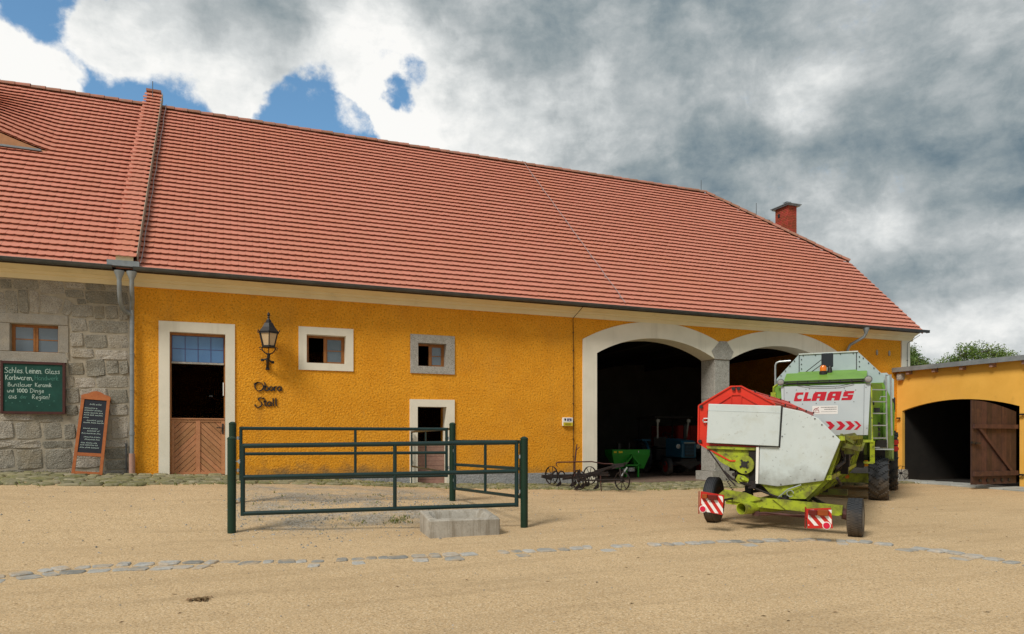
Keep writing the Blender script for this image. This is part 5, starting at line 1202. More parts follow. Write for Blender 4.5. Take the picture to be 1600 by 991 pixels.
# ================================================================ VEHICLES
def wheel(parent, c, r, w, rim_mat, name='wheel', steer=0., tread='rib', tyre_mat=None, inner=.62, side=1):
    """wheel > tyre, rim; axle along the local x axis of the parent, then turned by steer"""
    tm = Matrix.Translation(c) @ Matrix.Rotation(steer, 4, 'Z')
    hub = MB().lathe([(.05, -w * .35), (.09, -w * .1), (.09, w * .25), (.05, w * .32)], (0, 0, 0), 'X', 12).xf(tm).build(name, rim_mat, parent, world=False)
    hw = w / 2; q = r * inner
    t = MB(); pr = [(q, -hw * .86), (q * 1.08, -hw * .98), (r * .86, -hw * 1.02), (r * .95, -hw * .92), (r * .985, -hw * .72), (r, -hw * .3), (r, hw * .3), (r * .985, hw * .72), (r * .95, hw * .92), (r * .86, hw * 1.02), (q * 1.08, hw * .98), (q, hw * .86), (q * .97, 0), (q, -hw * .86)]
    t.lathe(pr, (0, 0, 0), 'X', 40)
    if tread == 'rib':
        for x in np.linspace(-.62, .62, 6): t.lathe([(r * .985, -.028 * w), (r * 1.018, -.022 * w), (r * 1.018, .022 * w), (r * .985, .028 * w)], (x * hw * 2 * .62, 0, 0), 'X', 40)
    elif tread == 'block':
        for k in range(44):
            a = 2 * math.pi * k / 44
            for j, x in enumerate((-.36, -.12, .12, .36)):
                aa = a + (j % 2) * math.pi / 44; m = Matrix.Rotation(aa, 4, 'X')
                s = MB().box((x * w, 0, r), (w * .19, r * .10, r * .045), Matrix.Rotation(.3 * (-1) ** j, 3, 'Z')).xf(m); t.add(s.v, s.f)
    else:
        n = 18
        for k in range(2 * n):
            sg = -1 if k % 2 else 1; a0 = math.pi * k / n
            for i in range(5):
                u0, u1 = i / 5, (i + 1) / 5; a = a0 + .34 * (u0 + u1) / 2; x = sg * hw * (u0 + u1) / 2 * 1.02
                rr = r * (1.0 if u1 < .7 else .985 if u1 < .9 else .93)
                s = MB().box((x, 0, rr), (hw * .24, r * .075, r * .10), Matrix.Rotation(-sg * .55, 3, 'Z')).xf(Matrix.Rotation(-a, 4, 'X')); t.add(s.v, s.f)
    t.xf(Matrix.Translation(-Vector(c)) @ tm) if False else None
    def into(mb):                                             # sub-parts are written in the wheel's own frame
        mb.xf(tm); return mb
    into(t).build('tyre', tyre_mat or M['tyre'], None, world=False)
    ty = bpy.context.scene.collection.objects[-1]
    rm = into(MB().lathe([(q * .99, -hw * .9), (q * .93, -hw * .8), (q * .86, -hw * .25), (q * .3, -hw * .05), (.05, -hw * .02), (.05, hw * .12), (q * .3, hw * .15), (q * .86, hw * .30), (q * .93, hw * .8), (q * .99, hw * .9)], (0, 0, 0), 'X', 28)); 
    for k in range(6): a = k * math.pi / 3; s = MB().cyl((hw * .18, q * .38 * math.cos(a), q * .38 * math.sin(a)), .018, .05, 'X', 6).xf(tm); rm.add(s.v, s.f)
    rm = rm.build('rim', rim_mat, None, world=False, smooth=True)
    for o in (ty, rm):                                        # both were built in the parent's frame; hang them on the wheel
        o.parent = hub; o.location = Vector(o.location) - Vector(hub.location); W[o] = W[hub] @ Matrix.Translation(o.location)
    ty.data.polygons.foreach_set('use_smooth', [True] * len(ty.data.polygons)); ty.data.set_sharp_from_angle(angle=R(35))
    return hub

CA = R(-49)
def combine():
    O = Vector((13.057, -5.242, -1.47))
    c = empty('combine_harvester', 'green combine harvester with pale tailgate and rear ladder parked before the second arch', 'combine harvester', O, CA)
    B = lambda mb, n, m, p=c, **k: mb.build(n, m, p, world=(p is not c and False), **k)
    def part(mb, n, m, p=None, **k):
        p = p or c
        if p is c: return mb.build(n, m, c, world=False, **k)
        mb.xf(W[c]); return mb.build(n, m, p, world=True, **k)
    # straw hood and body
    b = MB(); b.prism([(.06, 1.50), (.06, 2.78), (.92, 3.12), (1.4, 3.12), (1.4, 1.1), (.5, 1.1)], -.96, .86, lambda y, x, z: (x, y, z)); part(b, 'straw_hood', M['green'])
    b = MB(); b.prism([(-.66, 3.135), (.63, 3.14), (.82, 2.85), (.82, 2.80), (-.91, 2.80), (-.91, 2.85)], 0, .05, lambda x, y, z: (x, .02 + y + (.9 * max(0, (z - 2.85)) / .29), z)); 
    h = MB().add([(-.66, .92, 3.15), (.63, .92, 3.155), (.83, .0, 2.86), (-.92, .0, 2.86), (-.66, .95, 3.08), (.63, .95, 3.08), (.83, .02, 2.80), (-.92, .02, 2.80)], [(0, 1, 2, 3), (3, 2, 6, 7), (0, 3, 7, 4), (1, 5, 6, 2), (4, 7, 6, 5), (0, 4, 5, 1)])
    hood = part(h, 'hood_lid', M['green'])
    lip = MB(); lip.tube([(-.93, -.02, 2.80), (.84, -.02, 2.805)], .014, 6); lip.tube([(-.93, -.02, 2.845), (.84, -.02, 2.85)], .012, 6)
    for x in np.linspace(-.85, .78, 8): lip.b2(x - .01, x + .01, -.035, .0, 2.78, 2.85)
    lip.tube([(-.62, -.06, 2.76), (-.3, -.07, 2.71), (0, -.07, 2.695), (.3, -.07, 2.70), (.6, -.06, 2.75)], .008, 5); part(lip, 'lid_hinge', M['black'], hood)
    b = MB(); b.prism([(-1.42, .95), (-1.42, 2.35), (-1.24, 2.83), (1.21, 2.83), (1.44, 2.30), (1.44, .95)], 1.1, 5.0); part(b, 'body', M['green'])
    # right flank: panel beside the ladder, with slots
    rs = MB(); rs.add([(.86, .10, 2.76), (1.18, 1.0, 2.80), (1.20, 1.0, 1.40), (.90, .10, 1.40), (.80, .12, 2.76), (.9, 1.05, 2.8), (.9, 1.05, 1.4), (.8, .12, 1.4)], [(0, 1, 2, 3), (4, 7, 6, 5), (0, 4, 5, 1), (3, 2, 6, 7), (0, 3, 7, 4), (1, 5, 6, 2)])
    sp = part(rs, 'side_panel', M['green'])
    q = MB().prism([(1.42, 1.0), (1.45, 2.15), (1.38, 2.2), (1.25, 2.2), (1.25, 1.0)], .85, 2.2); part(q, 'rear_fender', M['green'])
    s = MB()
    for z in (1.58, 1.70, 1.82): s.box((1.115, .74, z), (.05, .05, .085), Matrix.Rotation(R(19), 3, 'Z'))
    part(s, 'vent_slots', M['black'], sp)
    s = MB(); s.b2(.98, 1.14, .50, .62, 2.10, 2.20); s.b2(.93, 1.02, .45, .6, 2.27, 2.34); part(s, 'black_bracket', M['black'])
    # grain tank extension
    t = MB(); prof = [(-1.24, 2.84), (-1.24, 3.02), (-.699, 3.63), (.656, 3.628), (1.244, 2.99), (1.21, 2.84)]
    t.prism(prof, 1.3, 3.6); tank = part(t, 'grain_tank', M['tankgrey'])
    sm = MB()
    for x in (-.695, .625): sm.b2(x - .008, x + .008, 1.284, 1.30, 2.9, 3.62)
    for x in (-.69, .64):
        for z in (3.26, 3.38, 3.50): sm.cyl((x + .05, 1.29, z), .013, .03, 'Y', 6)
    for i in range(1, 5): 
        for a, b_ in (((-1.24, 3.02), (-.699, 3.63)), ((1.244, 2.99), (.656, 3.628))): sm.cyl((a[0] + (b_[0] - a[0]) * i / 5, 1.29, a[1] + (b_[1] - a[1]) * i / 5 - .04), .014, .03, 'Y', 6)
    for x in np.linspace(-.6, .55, 5): sm.cyl((x, 1.29, 3.595), .013, .03, 'Y', 6)
    part(sm, 'seams', M['black'], tank, kind='stuff')
    part(MB().bar((-.705, 1.285, 3.635), (.66, 1.285, 3.633), .03, .03), 'top_edge', M['white'], tank)
    q = MB().prism([(1.15, 2.5), (1.46, 2.5), (1.46, 2.98), (1.3, 3.16), (1.15, 3.16)], 2.3, 2.36); part(q, 'tank_wing', M['tankgrey'])
    # tailgate
    g = MB().prism([(-.985, 2.728), (.945, 2.737), (.89, 1.56), (-.92, 1.556)], -.03, .05); gate_ = part(g, 'tailgate', M['whitegate'])
    e = MB(); e.bar((.80, -.034, 1.57), (.815, -.034, 2.72), .006, .006); e.bar((-.90, -.034, 1.57), (-.915, -.034, 2.72), .006, .006)
    for x in np.linspace(-.85, .85, 9):
        if abs(x) > .1: e.cyl((x, -.034, 2.62 + .04 * math.sin(x * 9)), .010, .012, 'Y', 6)
    for x, z in ((-.5, 2.30), (-.2, 2.31), (.2, 2.32), (.6, 2.33), (.87, 1.72), (-.35, 2.66), (.4, 2.65)): e.cyl((x, -.034, z), .011, .012, 'Y', 6)
    part(e, 'seams', M['inkgrey'], gate_, kind='stuff')
    # the name on the tailgate, slanted block capitals
    def sl(poly, x0, w, z0=2.37, k=.25): return [(x0 + x * w + z * k, z0 + z) for x, z in poly]
    H = .208
    LET = [[[(0, .02), (.02, 0), (.215, 0), (.215, .055), (.10, .055), (.10, .075), (.075, .075), (.075, .135), (.10, .135), (.10, .152), (.215, .152), (.215, H), (.02, H), (0, H - .02)]],
           [[(0, 0), (.205, 0), (.205, .055), (.09, .055), (.09, H), (0, H)]],
           [[(0, 0), (.085, 0), (.085, .06), (.13, .06), (.13, .105), (.085, .105), (.085, .155), (.13, .155), (.13, H), (.03, H), (0, H - .05)], [(.13, 0), (.225, 0), (.225, H), (.13, H)]],
           [[(0, 0), (.085, 0), (.085, .06), (.13, .06), (.13, .105), (.085, .105), (.085, .155), (.13, .155), (.13, H), (.03, H), (0, H - .05)], [(.13, 0), (.225, 0), (.225, H), (.13, H)]],
           [[(0, 0), (.20, 0), (.225, .025), (.225, .125), (.105, .125), (.105, .152), (.225, .152), (.225, H), (.035, H), (.01, H - .025), (.01, .085), (.12, .085), (.12, .055), (0, .055)]]]
    for x0, polys, wk in zip((-.70, -.49, -.305, .018, .335), LET, (.80, .82, 1.26, 1.24, .99)):
        m = MB()
        for p in polys: m.prism(sl(p, x0, wk), -.0345, -.0301)
        part(m, 'letter', M['redprint'], gate_)
    arr = [(.0, 1.68), (.10, 1.78), (.0, 1.88), (.10, 1.88), (.205, 1.78), (.10, 1.68)]
    for x0 in (-.42, -.21, .0, .225, .42, .60):
        part(MB().prism([(x0 + (x - .0), z) for x, z in ([(.0, 1.68), (.09, 1.78), (.0, 1.88), (.105, 1.88), (.20, 1.78), (.105, 1.68)] if x0 < .5 else [(.0, 1.68), (.09, 1.78), (.0, 1.88), (.065, 1.88), (.155, 1.78), (.065, 1.68)])], -.034, -.0301), 'chevron', M['redprint'], gate_)
    st = part(MB().b2(-.286, .262, -.033, -.0301, 2.052, 2.25), 'sticker', M['whiteprint'], gate_)
    pr_ = MB()
    for z, x0, x1 in ((2.212, -.10, .235), (2.165, -.03, .235), (2.11, -.09, .235)):
        x = x0
        while x < x1: l = random.uniform(.012, .03); pr_.b2(x, min(x + l, x1), -.0345, -.0331, z - (.009 if z > 2.15 else .004), z + (.009 if z > 2.15 else .004)); x += l + .007
    emb = MB(); ribbon(emb, chaikin([(-.25, 2.11), (-.255, 2.15), (-.22, 2.185), (-.17, 2.19), (-.15, 2.215)]), lambda a, b_: .016, lambda x, d, z: (x, -.0331 + d, z), .0015)
    ribbon(emb, chaikin([(-.215, 2.12), (-.20, 2.17), (-.175, 2.14), (-.16, 2.17), (-.14, 2.11)]), lambda a, b_: .012, lambda x, d, z: (x, -.0331 + d, z), .0015); emb.b2(-.245, -.13, -.0345, -.0331, 2.092, 2.10)
    # sub-parts of a sub-part are not allowed, so the print belongs to the tailgate
    part(pr_, 'sticker_print', M['inkgrey'], gate_, kind='stuff'); part(emb, 'sticker_emblem', M['reddark'], gate_)
    # lamps, beacon, black mirror box, handrail
    for x, n in ((-.985, 'work_lamp'), (.90, 'work_lamp')):
        w_ = part(MB().lathe([(.02, -.10), (.075, -.03), (.085, .03), (.08, .04)], (0, 0, 0), 'Y', 14, 0, Matrix.Rotation(math.pi, 4, 'Z')).xf(Matrix.Translation((x, -.06, 2.83))), n, M['zinc_dark'])
        part(MB().lathe([(.074, .0), (.05, .02), (.0001, .03)], (0, 0, 0), 'Y', 14, 0, Matrix.Rotation(math.pi, 4, 'Z')).xf(Matrix.Translation((x, -.095, 2.83))), 'lamp_glass', M['lens'], w_)
    bc = part(MB().lathe([(.09, 3.0), (.09, 3.11), (.07, 3.12)], (-.087, .6, 0), 'Z', 14), 'beacon', M['black'])
    part(MB().lathe([(.078, 3.12), (.08, 3.20), (.06, 3.245), (.02, 3.265), (.0001, 3.268)], (-.087, .6, 0), 'Z', 14), 'beacon_dome', M['amber'], bc, smooth=True)
    m = MB(); m.b2(-.146, .122, .84, .90, 3.23, 3.58, .02); part(m, 'black_screen', mat('smoked_screen', (.018, .022, .026), rough=.15, spec=.6)); m = MB(); m.bar((-.146, .85, 3.42), (-.56, .93, 3.10), .016); m.bar((-.06, .85, 3.36), (-.46, .93, 3.08), .016); m.lathe([(.07, 3.0), (.05, 3.2), (.03, 3.25)], (.05, .75, 0), 'Z', 10); part(m, 'screen_struts', M['black'])
    r = MB(); r.tube([(-1.297, 1.5, 2.40), (-1.297, 1.5, 3.40), (-1.27, 1.5, 3.46), (-1.20, 1.5, 3.49), (-.92, 1.5, 3.50)], .022, 8); part(r, 'handrail', M['galv'], smooth=True)
    # left-hand clutter behind the tailgate edge
    l = MB(); l.b2(-1.10, -.97, .05, .3, 1.5, 2.7); part(l, 'side_panel', M['green']); l = MB(); l.b2(-1.26, -1.14, .3, .5, 2.45, 2.62); l.tube([(-1.2, .4, 2.62), (-1.2, .4, 2.75), (-1.1, .4, 2.82)], .03, 6); part(l, 'left_fitting', M['lime'])
    # ladder
    l = MB(); y = .60
    l.tube([(.955, y - .30, 1.25), (.935, y - .30, 2.80)], .020, 8); l.tube([(1.285, y, 1.25), (1.262, y, 2.95)], .020, 8); l.tube([(1.385, y + .05, 1.55), (1.36, y + .05, 2.98), (1.26, y, 2.96)], .022, 8); lad = part(l, 'ladder', M['galv'], smooth=True)
    for z in (2.62, 2.34, 2.065, 1.785, 1.49, 1.27): part(MB().bar((.945, y - .30, z), (1.275, y, z), .03, .025), 'rung', M['galv'], lad)
    part(MB().tube([(1.27, y, 2.46), (1.15, y - .05, 2.46), (1.14, y - .05, 2.40)], .014, 6), 'grab_hook', M['galv'], lad)
    # underside: near-black chute with shade in its colour, lime brackets, rear axle
    u = MB(); u.b2(-.85, .8, .25, 1.4, .80, 1.55); part(u, 'straw_chute', M['soot2'])
    f = MB(); f.bar((.98, .0, 1.42), (.98, .1, .92), .05, .10); f.bar((.2, -.02, 1.43), (1.0, -.02, 1.42), .035, .06); f.bar((.80, .0, .93), (1.0, .02, .92), .05, .05); f.bar((.98, .0, 1.42), (.96, .05, 2.72), .05, .03); part(f, 'rear_bracket', M['lime'])
    part(MB().prism([(.50, 1.16), (.78, 1.20), (.84, 1.40), (.58, 1.38)], -.03, .0), 'pale_flap', M['limedirt'])
    a = MB(); a.b2(-.95, .95, .82, 1.0, .42, .64); a.b2(-.2, .2, .7, 1.6, .45, .9); ax = part(a, 'rear_axle', M['lime']); part(MB().cyl((.43, .80, .56), .05, .03, 'Y', 12), 'axle_reflector', M['amber'], ax)
    gw = lambda x, y, r: gzf(*(W[c] @ Vector((x, y, 0))).xy) - O.z + r - .01
    for x in (1.11, -1.11): wheel(c, (x, .95, gw(x, .95, .52)), .52, .42, M['limedirt'], tread='lug')
    for x in (1.32, -1.32): wheel(c, (x, 4.35, gw(x, 4.35, .82)), .82, .52, M['limedirt'], tread='lug')
    for z in (1.22, 1.38): part(MB().cyl((1.50, 2.25, z), .07, .05, 'Y', 12), 'tail_lamp', M['boardred'])
    part(MB().b2(1.42, 1.52, 2.24, 2.30, 1.0, 1.5), 'lamp_bracket', M['black']); part(MB().b2(.96, 1.42, .4, .45, 1.215, 1.245), 'bumper_bar', M['galv'])
    part(MB().b2(1.0, 1.4, .85, 2.2, 1.0, 1.2), 'wheel_guard', M['black']); part(MB().b2(1.05, 1.28, .45, .9, 1.27, 1.45), 'step_box', M['soot2'])
    # cab and front, out of the photograph's sight
    cb = part(MB().prism([(5.0, 1.6), (5.0, 3.3), (6.5, 3.3), (6.65, 2.4), (6.4, 1.6)], -.85, .85, lambda y, x, z: (x, y, z)), 'cab', M['green'])
    for sx in (-.852, .852): part(MB().prism([(5.15, 2.0), (5.15, 3.15), (6.4, 3.15), (6.5, 2.4), (6.35, 2.0)], sx - .004, sx + .004, lambda y, x, z: (x, y, z)), 'cab_window', M['glass'], cb)
    part(MB().b2(-.95, .95, 4.9, 6.75, 3.3, 3.42), 'cab_roof', M['whitegate'], cb)
    part(MB().b2(1.40, 1.52, 3.6, 3.66, 2.18, 2.6, .03), 'mirror', M['black']); part(MB().bar((1.2, 3.63, 2.5), (1.45, 3.63, 2.5), .03), 'mirror_arm', M['black'])
    part(MB().b2(-.5, .5, 6.2, 7.4, .7, 1.6), 'feeder_house', M['limedirt'])
combine()

OHV = Vector((8.055, -8.947, -1.46))
CH = R(-51.2)
def header():
    c = empty('cutting_header', 'red reel cutting header with pale end panels lying on its transport trailer', 'harvester header', OHV + Vector((0, 0, .5)), CH)
    T = Matrix.Translation(OHV) @ Matrix.Rotation(CH, 4, 'Z')
    def part(mb, n, m, p=None, **k): mb.xf(T); return mb.build(n, m, p or c, world=True, **k)
    LEN = 5.7
    # pale end sheets
    part(MB().prism([(-.927, 2.043), (.21, 1.982), (.172, 1.343), (-.959, 1.396)], -.09, -.04), 'upper_end_panel', M['white'], bevel=.008)
    part(MB().prism([(-.945, 1.385), (.19, 1.325), (.232, 1.985), (.20, 1.985), (.16, 1.35), (-.95, 1.41)], -.036, -.028), 'panel_gap', M['black'])  # black strip painting the shaded gap below and beside the upper panel
    part(MB().prism([(-.93, 1.93), (.205, 1.868), (.205, 1.872), (-.93, 1.934)], -.094, -.088), 'panel_crease', M['whitegate'])
    part(MB().prism([(.195, 1.97), (.513, 1.893), (.752, 1.776), (1.059, 1.44), (.826, .814), (.146, .704), (-.137, .737), (-.122, 1.335), (.155, 1.335), (.175, 1.5)], -.03, .02), 'lower_end_panel', M['white'], bevel=.008)
    part(MB().prism([(-.185, .74), (-.142, .74), (-.13, 1.33), (-.172, 1.33)], -.05, .0), 'corner_strip', M['whiteprint'])
    pg = MB()
    for x, z in ((.70, 1.775), (.80, 1.68), (.96, 1.50), (.22, 1.50), (-.155, 1.28), (-.155, .8), (.2, .74), (.7, .83)): pg.cyl((x, -.034, z), .012, .012, 'Y', 6)
    part(pg, 'bolts', M['inkgrey'], kind='stuff')
    # reel: end plate, spiders, bats
    hexo = [(-1.115, 2.02), (-.587, 2.325), (-.417, 2.322), (.10, 2.02), (.10, 1.42), (-.42, 1.10), (-.60, 1.10), (-1.03, 1.335), (-1.125, 1.40)]
    hexi = [(-.98, 1.93), (-.56, 2.19), (-.44, 2.19), (-.04, 1.95), (-.04, 1.5), (-.98, 1.48)]
    pl = part(MB().prism(hexo, .03, .06), 'reel_end_plate', M['red'])
    rb = MB()
    for L_, w in ((hexo, .03), (hexi, .022)):
        for a, b in zip(L_, L_[1:] + L_[:1]): rb.bar((a[0], .02, a[1]), (b[0], .02, b[1]), .022, w, (0, 1, 0))
    for x in (-.58, -.42): rb.bar((x, .02, 2.18), (x, .02, 1.9), .012, .016, (0, 1, 0))
    part(rb, 'plate_ribs', M['red'], pl)
    bl = MB()
    for x, z in ((-1.07, 2.0), (-.54, 2.285), (-.46, 2.285), (-1.09, 1.42)): bl.cyl((x, .0, z), .03, .03, 'Y', 10)
    part(bl, 'pivot_bolts', M['black'], pl); part(MB().tube([(-.95, -.01, 1.80), (-1.02, -.02, 1.80), (-1.035, -.02, 1.77), (-1.02, -.02, 1.74), (-.95, -.01, 1.74)], .012, 6), 'latch_ring', M['galv'], pl)
    verts = [(-.50, 2.30), (.02, 2.04), (.06, 1.46), (-.5, 1.14), (-1.05, 1.44), (-1.06, 2.0)]
    ctr = (-.50, 1.72)
    for y in (1.5, 3.0, 4.4, LEN):
        s = MB()
        for a, b in zip(verts, verts[1:] + verts[:1]): s.bar((a[0], y, a[1]), (b[0], y, b[1]), .03, .05, (0, 1, 0))
        for v in verts: s.bar((ctr[0], y, ctr[1]), (v[0], y, v[1]), .03, .04, (0, 1, 0))
        sp = part(s, 'reel_spider', M['red'])
        k = MB()
        for v in verts: k.box((v[0], y, v[1] + .02), (.07, .06, .04))
        part(k, 'spider_tips', M['black'], sp, kind='stuff')
    tube_ = MB().tube([(ctr[0], .06, ctr[1]), (ctr[0], LEN, ctr[1])], .06, 12); part(tube_, 'reel_shaft', M['reddark'])
    for i, v in enumerate(verts):
        dx, dz = v[0] - ctr[0], v[1] - ctr[1]; q = math.hypot(dx, dz); dx /= q; dz /= q
        w = verts[(i + 1) % 6]; ex, ez = w[0] - v[0], w[1] - v[1]; q = math.hypot(ex, ez); ex /= q; ez /= q; nx, nz = -ez * .012, ex * .012
        b = MB(); b.prism([(v[0] - ex * .02 + nx, v[1] - ez * .02 + nz), (v[0] + ex * .27 + nx, v[1] + ez * .27 + nz), (v[0] + ex * .27 - nx, v[1] + ez * .27 - nz), (v[0] - ex * .02 - nx, v[1] - ez * .02 - nz)], .07, LEN + .04)
        b.tube([(v[0] + ex * .27, .07, v[1] + ez * .27), (v[0] + ex * .27, LEN, v[1] + ez * .27)], .02, 6); b.tube([(v[0], .07, v[1] + .015), (v[0], LEN, v[1] + .015)], .022, 6)
        bt = part(b, 'reel_bat', M['red'])
        b = MB()
        for y in np.arange(.2, LEN, .16): b.bar((v[0], y, v[1]), (v[0] + .05, y, v[1] - .22), .008)
        part(b, 'tines', M['black'], bt, kind='stuff')
    # table and auger trough
    outer = [(1.04, 1.43), (.84, .84), (.55, .53), (.14, .51), (-.14, .74), (-.50, .96), (-.93, 1.29)]
    def offs(p, d):
        o = []
        for i in range(len(p)):
            a, b = p[max(i - 1, 0)], p[min(i + 1, len(p) - 1)]; tx, tz = b[0] - a[0], b[1] - a[1]; q = math.hypot(tx, tz); o.append((p[i][0] + tz / q * -d * -1, p[i][1] - tx / q * d))
        return o
    inner = offs(outer, .05)
    sh = MB(); n = len(outer)
    vs = [(x, .03, z) for x, z in outer] + [(x, .03, z) for x, z in inner] + [(x, LEN, z) for x, z in outer] + [(x, LEN, z) for x, z in inner]; fs = []
    for i in range(n - 1): fs += [(i, i + 1, 2 * n + i + 1, 2 * n + i), (n + i, 3 * n + i, 3 * n + i + 1, n + i + 1), (i, n + i, n + i + 1, i + 1), (2 * n + i, 2 * n + i + 1, 3 * n + i + 1, 3 * n + i)]
    fs += [(0, 2 * n, 3 * n, n), (n - 1, 2 * n - 1, 3 * n - 1 + 0, 3 * n - 1)][:1] + [(n - 1, 2 * n - 1, 4 * n - 1, 3 * n - 1)]
    part(sh.add(vs, fs), 'auger_trough', M['limedirt'])
    part(MB().prism(outer + [(-.6, 1.33), (.9, 1.6)], LEN - .02, LEN + .02), 'far_end_panel', M['limedirt'])
    ag = MB().tube([(.36, .05, 1.0), (.36, LEN, 1.0)], .16, 14)
    for k in range(60):
        a = k * .7; y = .1 + k * (LEN - .2) / 60; ag.box((.36 + .2 * math.cos(a), y, 1.0 + .2 * math.sin(a)), (.16, .012, .16), Matrix.Rotation(-a, 3, 'Y'))
    part(ag, 'auger', M['limedirt'])
    bk = MB(); 
    for y in np.linspace(.12, LEN - .1, 10): bk.bar((1.06, y, 1.46), (.87, y, .82), .06, .05); bk.bar((.87, y, .82), (.57, y, .50), .05, .05)
    part(bk, 'back_ribs', M['lime'])
    b = MB(); b.bar((1.08, .0, 1.47), (1.02, LEN, 1.50), .08, .07); b.bar((.88, .03, .86), (.88, LEN, .88), .10, .07); b.bar((1.06, .3, 1.30), (1.02, LEN, 1.32), .05, .04); part(b, 'back_beam', M['lime'])
    cl = MB()                                                  # hoses, levers and straw-coloured grime on the sloping back
    for k in range(9):
        y = .25 + k * .3; cl.tube([(1.02, y, 1.34 - .02 * k), (1.07, y + .1, 1.18), (.99, y + .22, 1.05 + .03 * (k % 3)), (.92, y + .3, .92)], .018, 5)
    cl.tube([(1.0, .1, 1.02), (1.08, .35, 1.1), (1.04, .9, 1.2), (1.08, 1.6, 1.12)], .028, 6); cl.b2(.98, 1.12, .9, 1.1, 1.0, 1.2); cl.b2(.9, 1.05, 1.6, 1.75, .85, 1.0); cl.tube([(1.0, .15, .85), (1.02, .6, .72), (.9, 1.2, .66)], .025, 6)
    part(cl, 'hydraulic_hoses', M['rust'])
    cl = MB(); cl.bar((1.10, .1, 1.36), (1.28, .5, 1.30), .05, .07); cl.b2(1.08, 1.22, .4, .5, 1.22, 1.36); cl.bar((1.06, .05, 1.62 - .1), (1.22, .3, 1.40), .03, .05); part(cl, 'hitch_hooks', M['limedirt'])
    # near-end drive: green divider, pulley disc, levers, chain
    part(MB().prism([(-.975, 1.342), (-.154, 1.315), (-.154, .92), (-.505, .945), (-.762, 1.078)], .02, .06), 'divider', M['lime'])
    part(MB().prism([(-.98, 1.345), (-.15, 1.318), (-.15, 1.275), (-.96, 1.302)], -.03, .02), 'divider_edge', M['lime'])
    part(MB().prism([(-.30, .74), (-.18, .74), (-.17, 1.27), (-.30, 1.27)], -.005, .02), 'drive_recess', M['soot2'])  # flat near-black plate, the shade of a recess painted on
    dk = part(MB().cyl((-.355, -.04, 1.043), .15, .06, 'Y', 28), 'drive_pulley', M['lime'])
    h = MB(); h.cyl((-.355, -.075, 1.05), .05, .02, 'Y', 10)
    for a in (.6, 2.2, 3.8, 5.4): h.box((-.355 + .06 * math.cos(a), -.074, 1.05 + .06 * math.sin(a)), (.05, .012, .03), Matrix.Rotation(-a, 3, 'Y'))
    h.cyl((-.33, -.074, .93), .016, .015, 'Y', 8); part(h, 'pulley_hub', M['black'], dk)
    b = MB(); b.prism([(-.50, .80), (-.46, .88), (-.36, .86), (-.29, .80), (-.33, .75), (-.45, .74)], -.05, .02); b.tube([(-.42, -.05, .84), (-.36, -.08, .80), (-.30, -.05, .78)], .025, 6); part(b, 'lever_bracket', M['lime'])
    b = MB(); b.tube([(-.95, .0, 1.28), (-.78, -.02, 1.05), (-.62, -.03, .82), (-.5, -.05, .70)], .012, 6); b.tube([(-.70, .0, .93), (-.55, -.03, .80), (-.30, -.03, .70), (.1, -.02, .55), (.35, 0, .48)], .018, 6); b.tube([(-.48, .02, .92), (-.5, -.02, .78), (-.3, -.05, .72), (-.2, .0, .70)], .025, 6); b.b2(-.30, -.18, -.05, .03, .66, .78); b.cyl((-.52, -.02, .88), .03, .12, 'Y', 8)
    part(b, 'drive_linkage', M['rust'])
    b = MB()
    for k in range(16):
        t = k / 15; x, z = -.62 + .28 * t, .80 - .34 * t - .06 * math.sin(t * math.pi); b.box((x, -.14, z), (.034, .012, .018), Matrix.Rotation(R(52 + 90 * (k % 2)), 3, 'Y'))
    part(b, 'chain', M['rust'], kind='stuff')
    b = MB(); b.tube([(.34 + .05 * math.cos(t), -.03, .60 + .05 * math.sin(t)) for t in [i * .5 for i in range(12)]], .008, 5); b.tube([(.15, -.02, .52), (.3, -.03, .66), (.5, -.02, .74)], .010, 5); part(b, 'wire_loop', M['galv'])
    part(MB().prism([(.10, .50), (.56, .52), (.86, .84), (.80, .82), (.15, .705), (-.1, .73)], .02, .05), 'trough_end', M['lime'])
header()

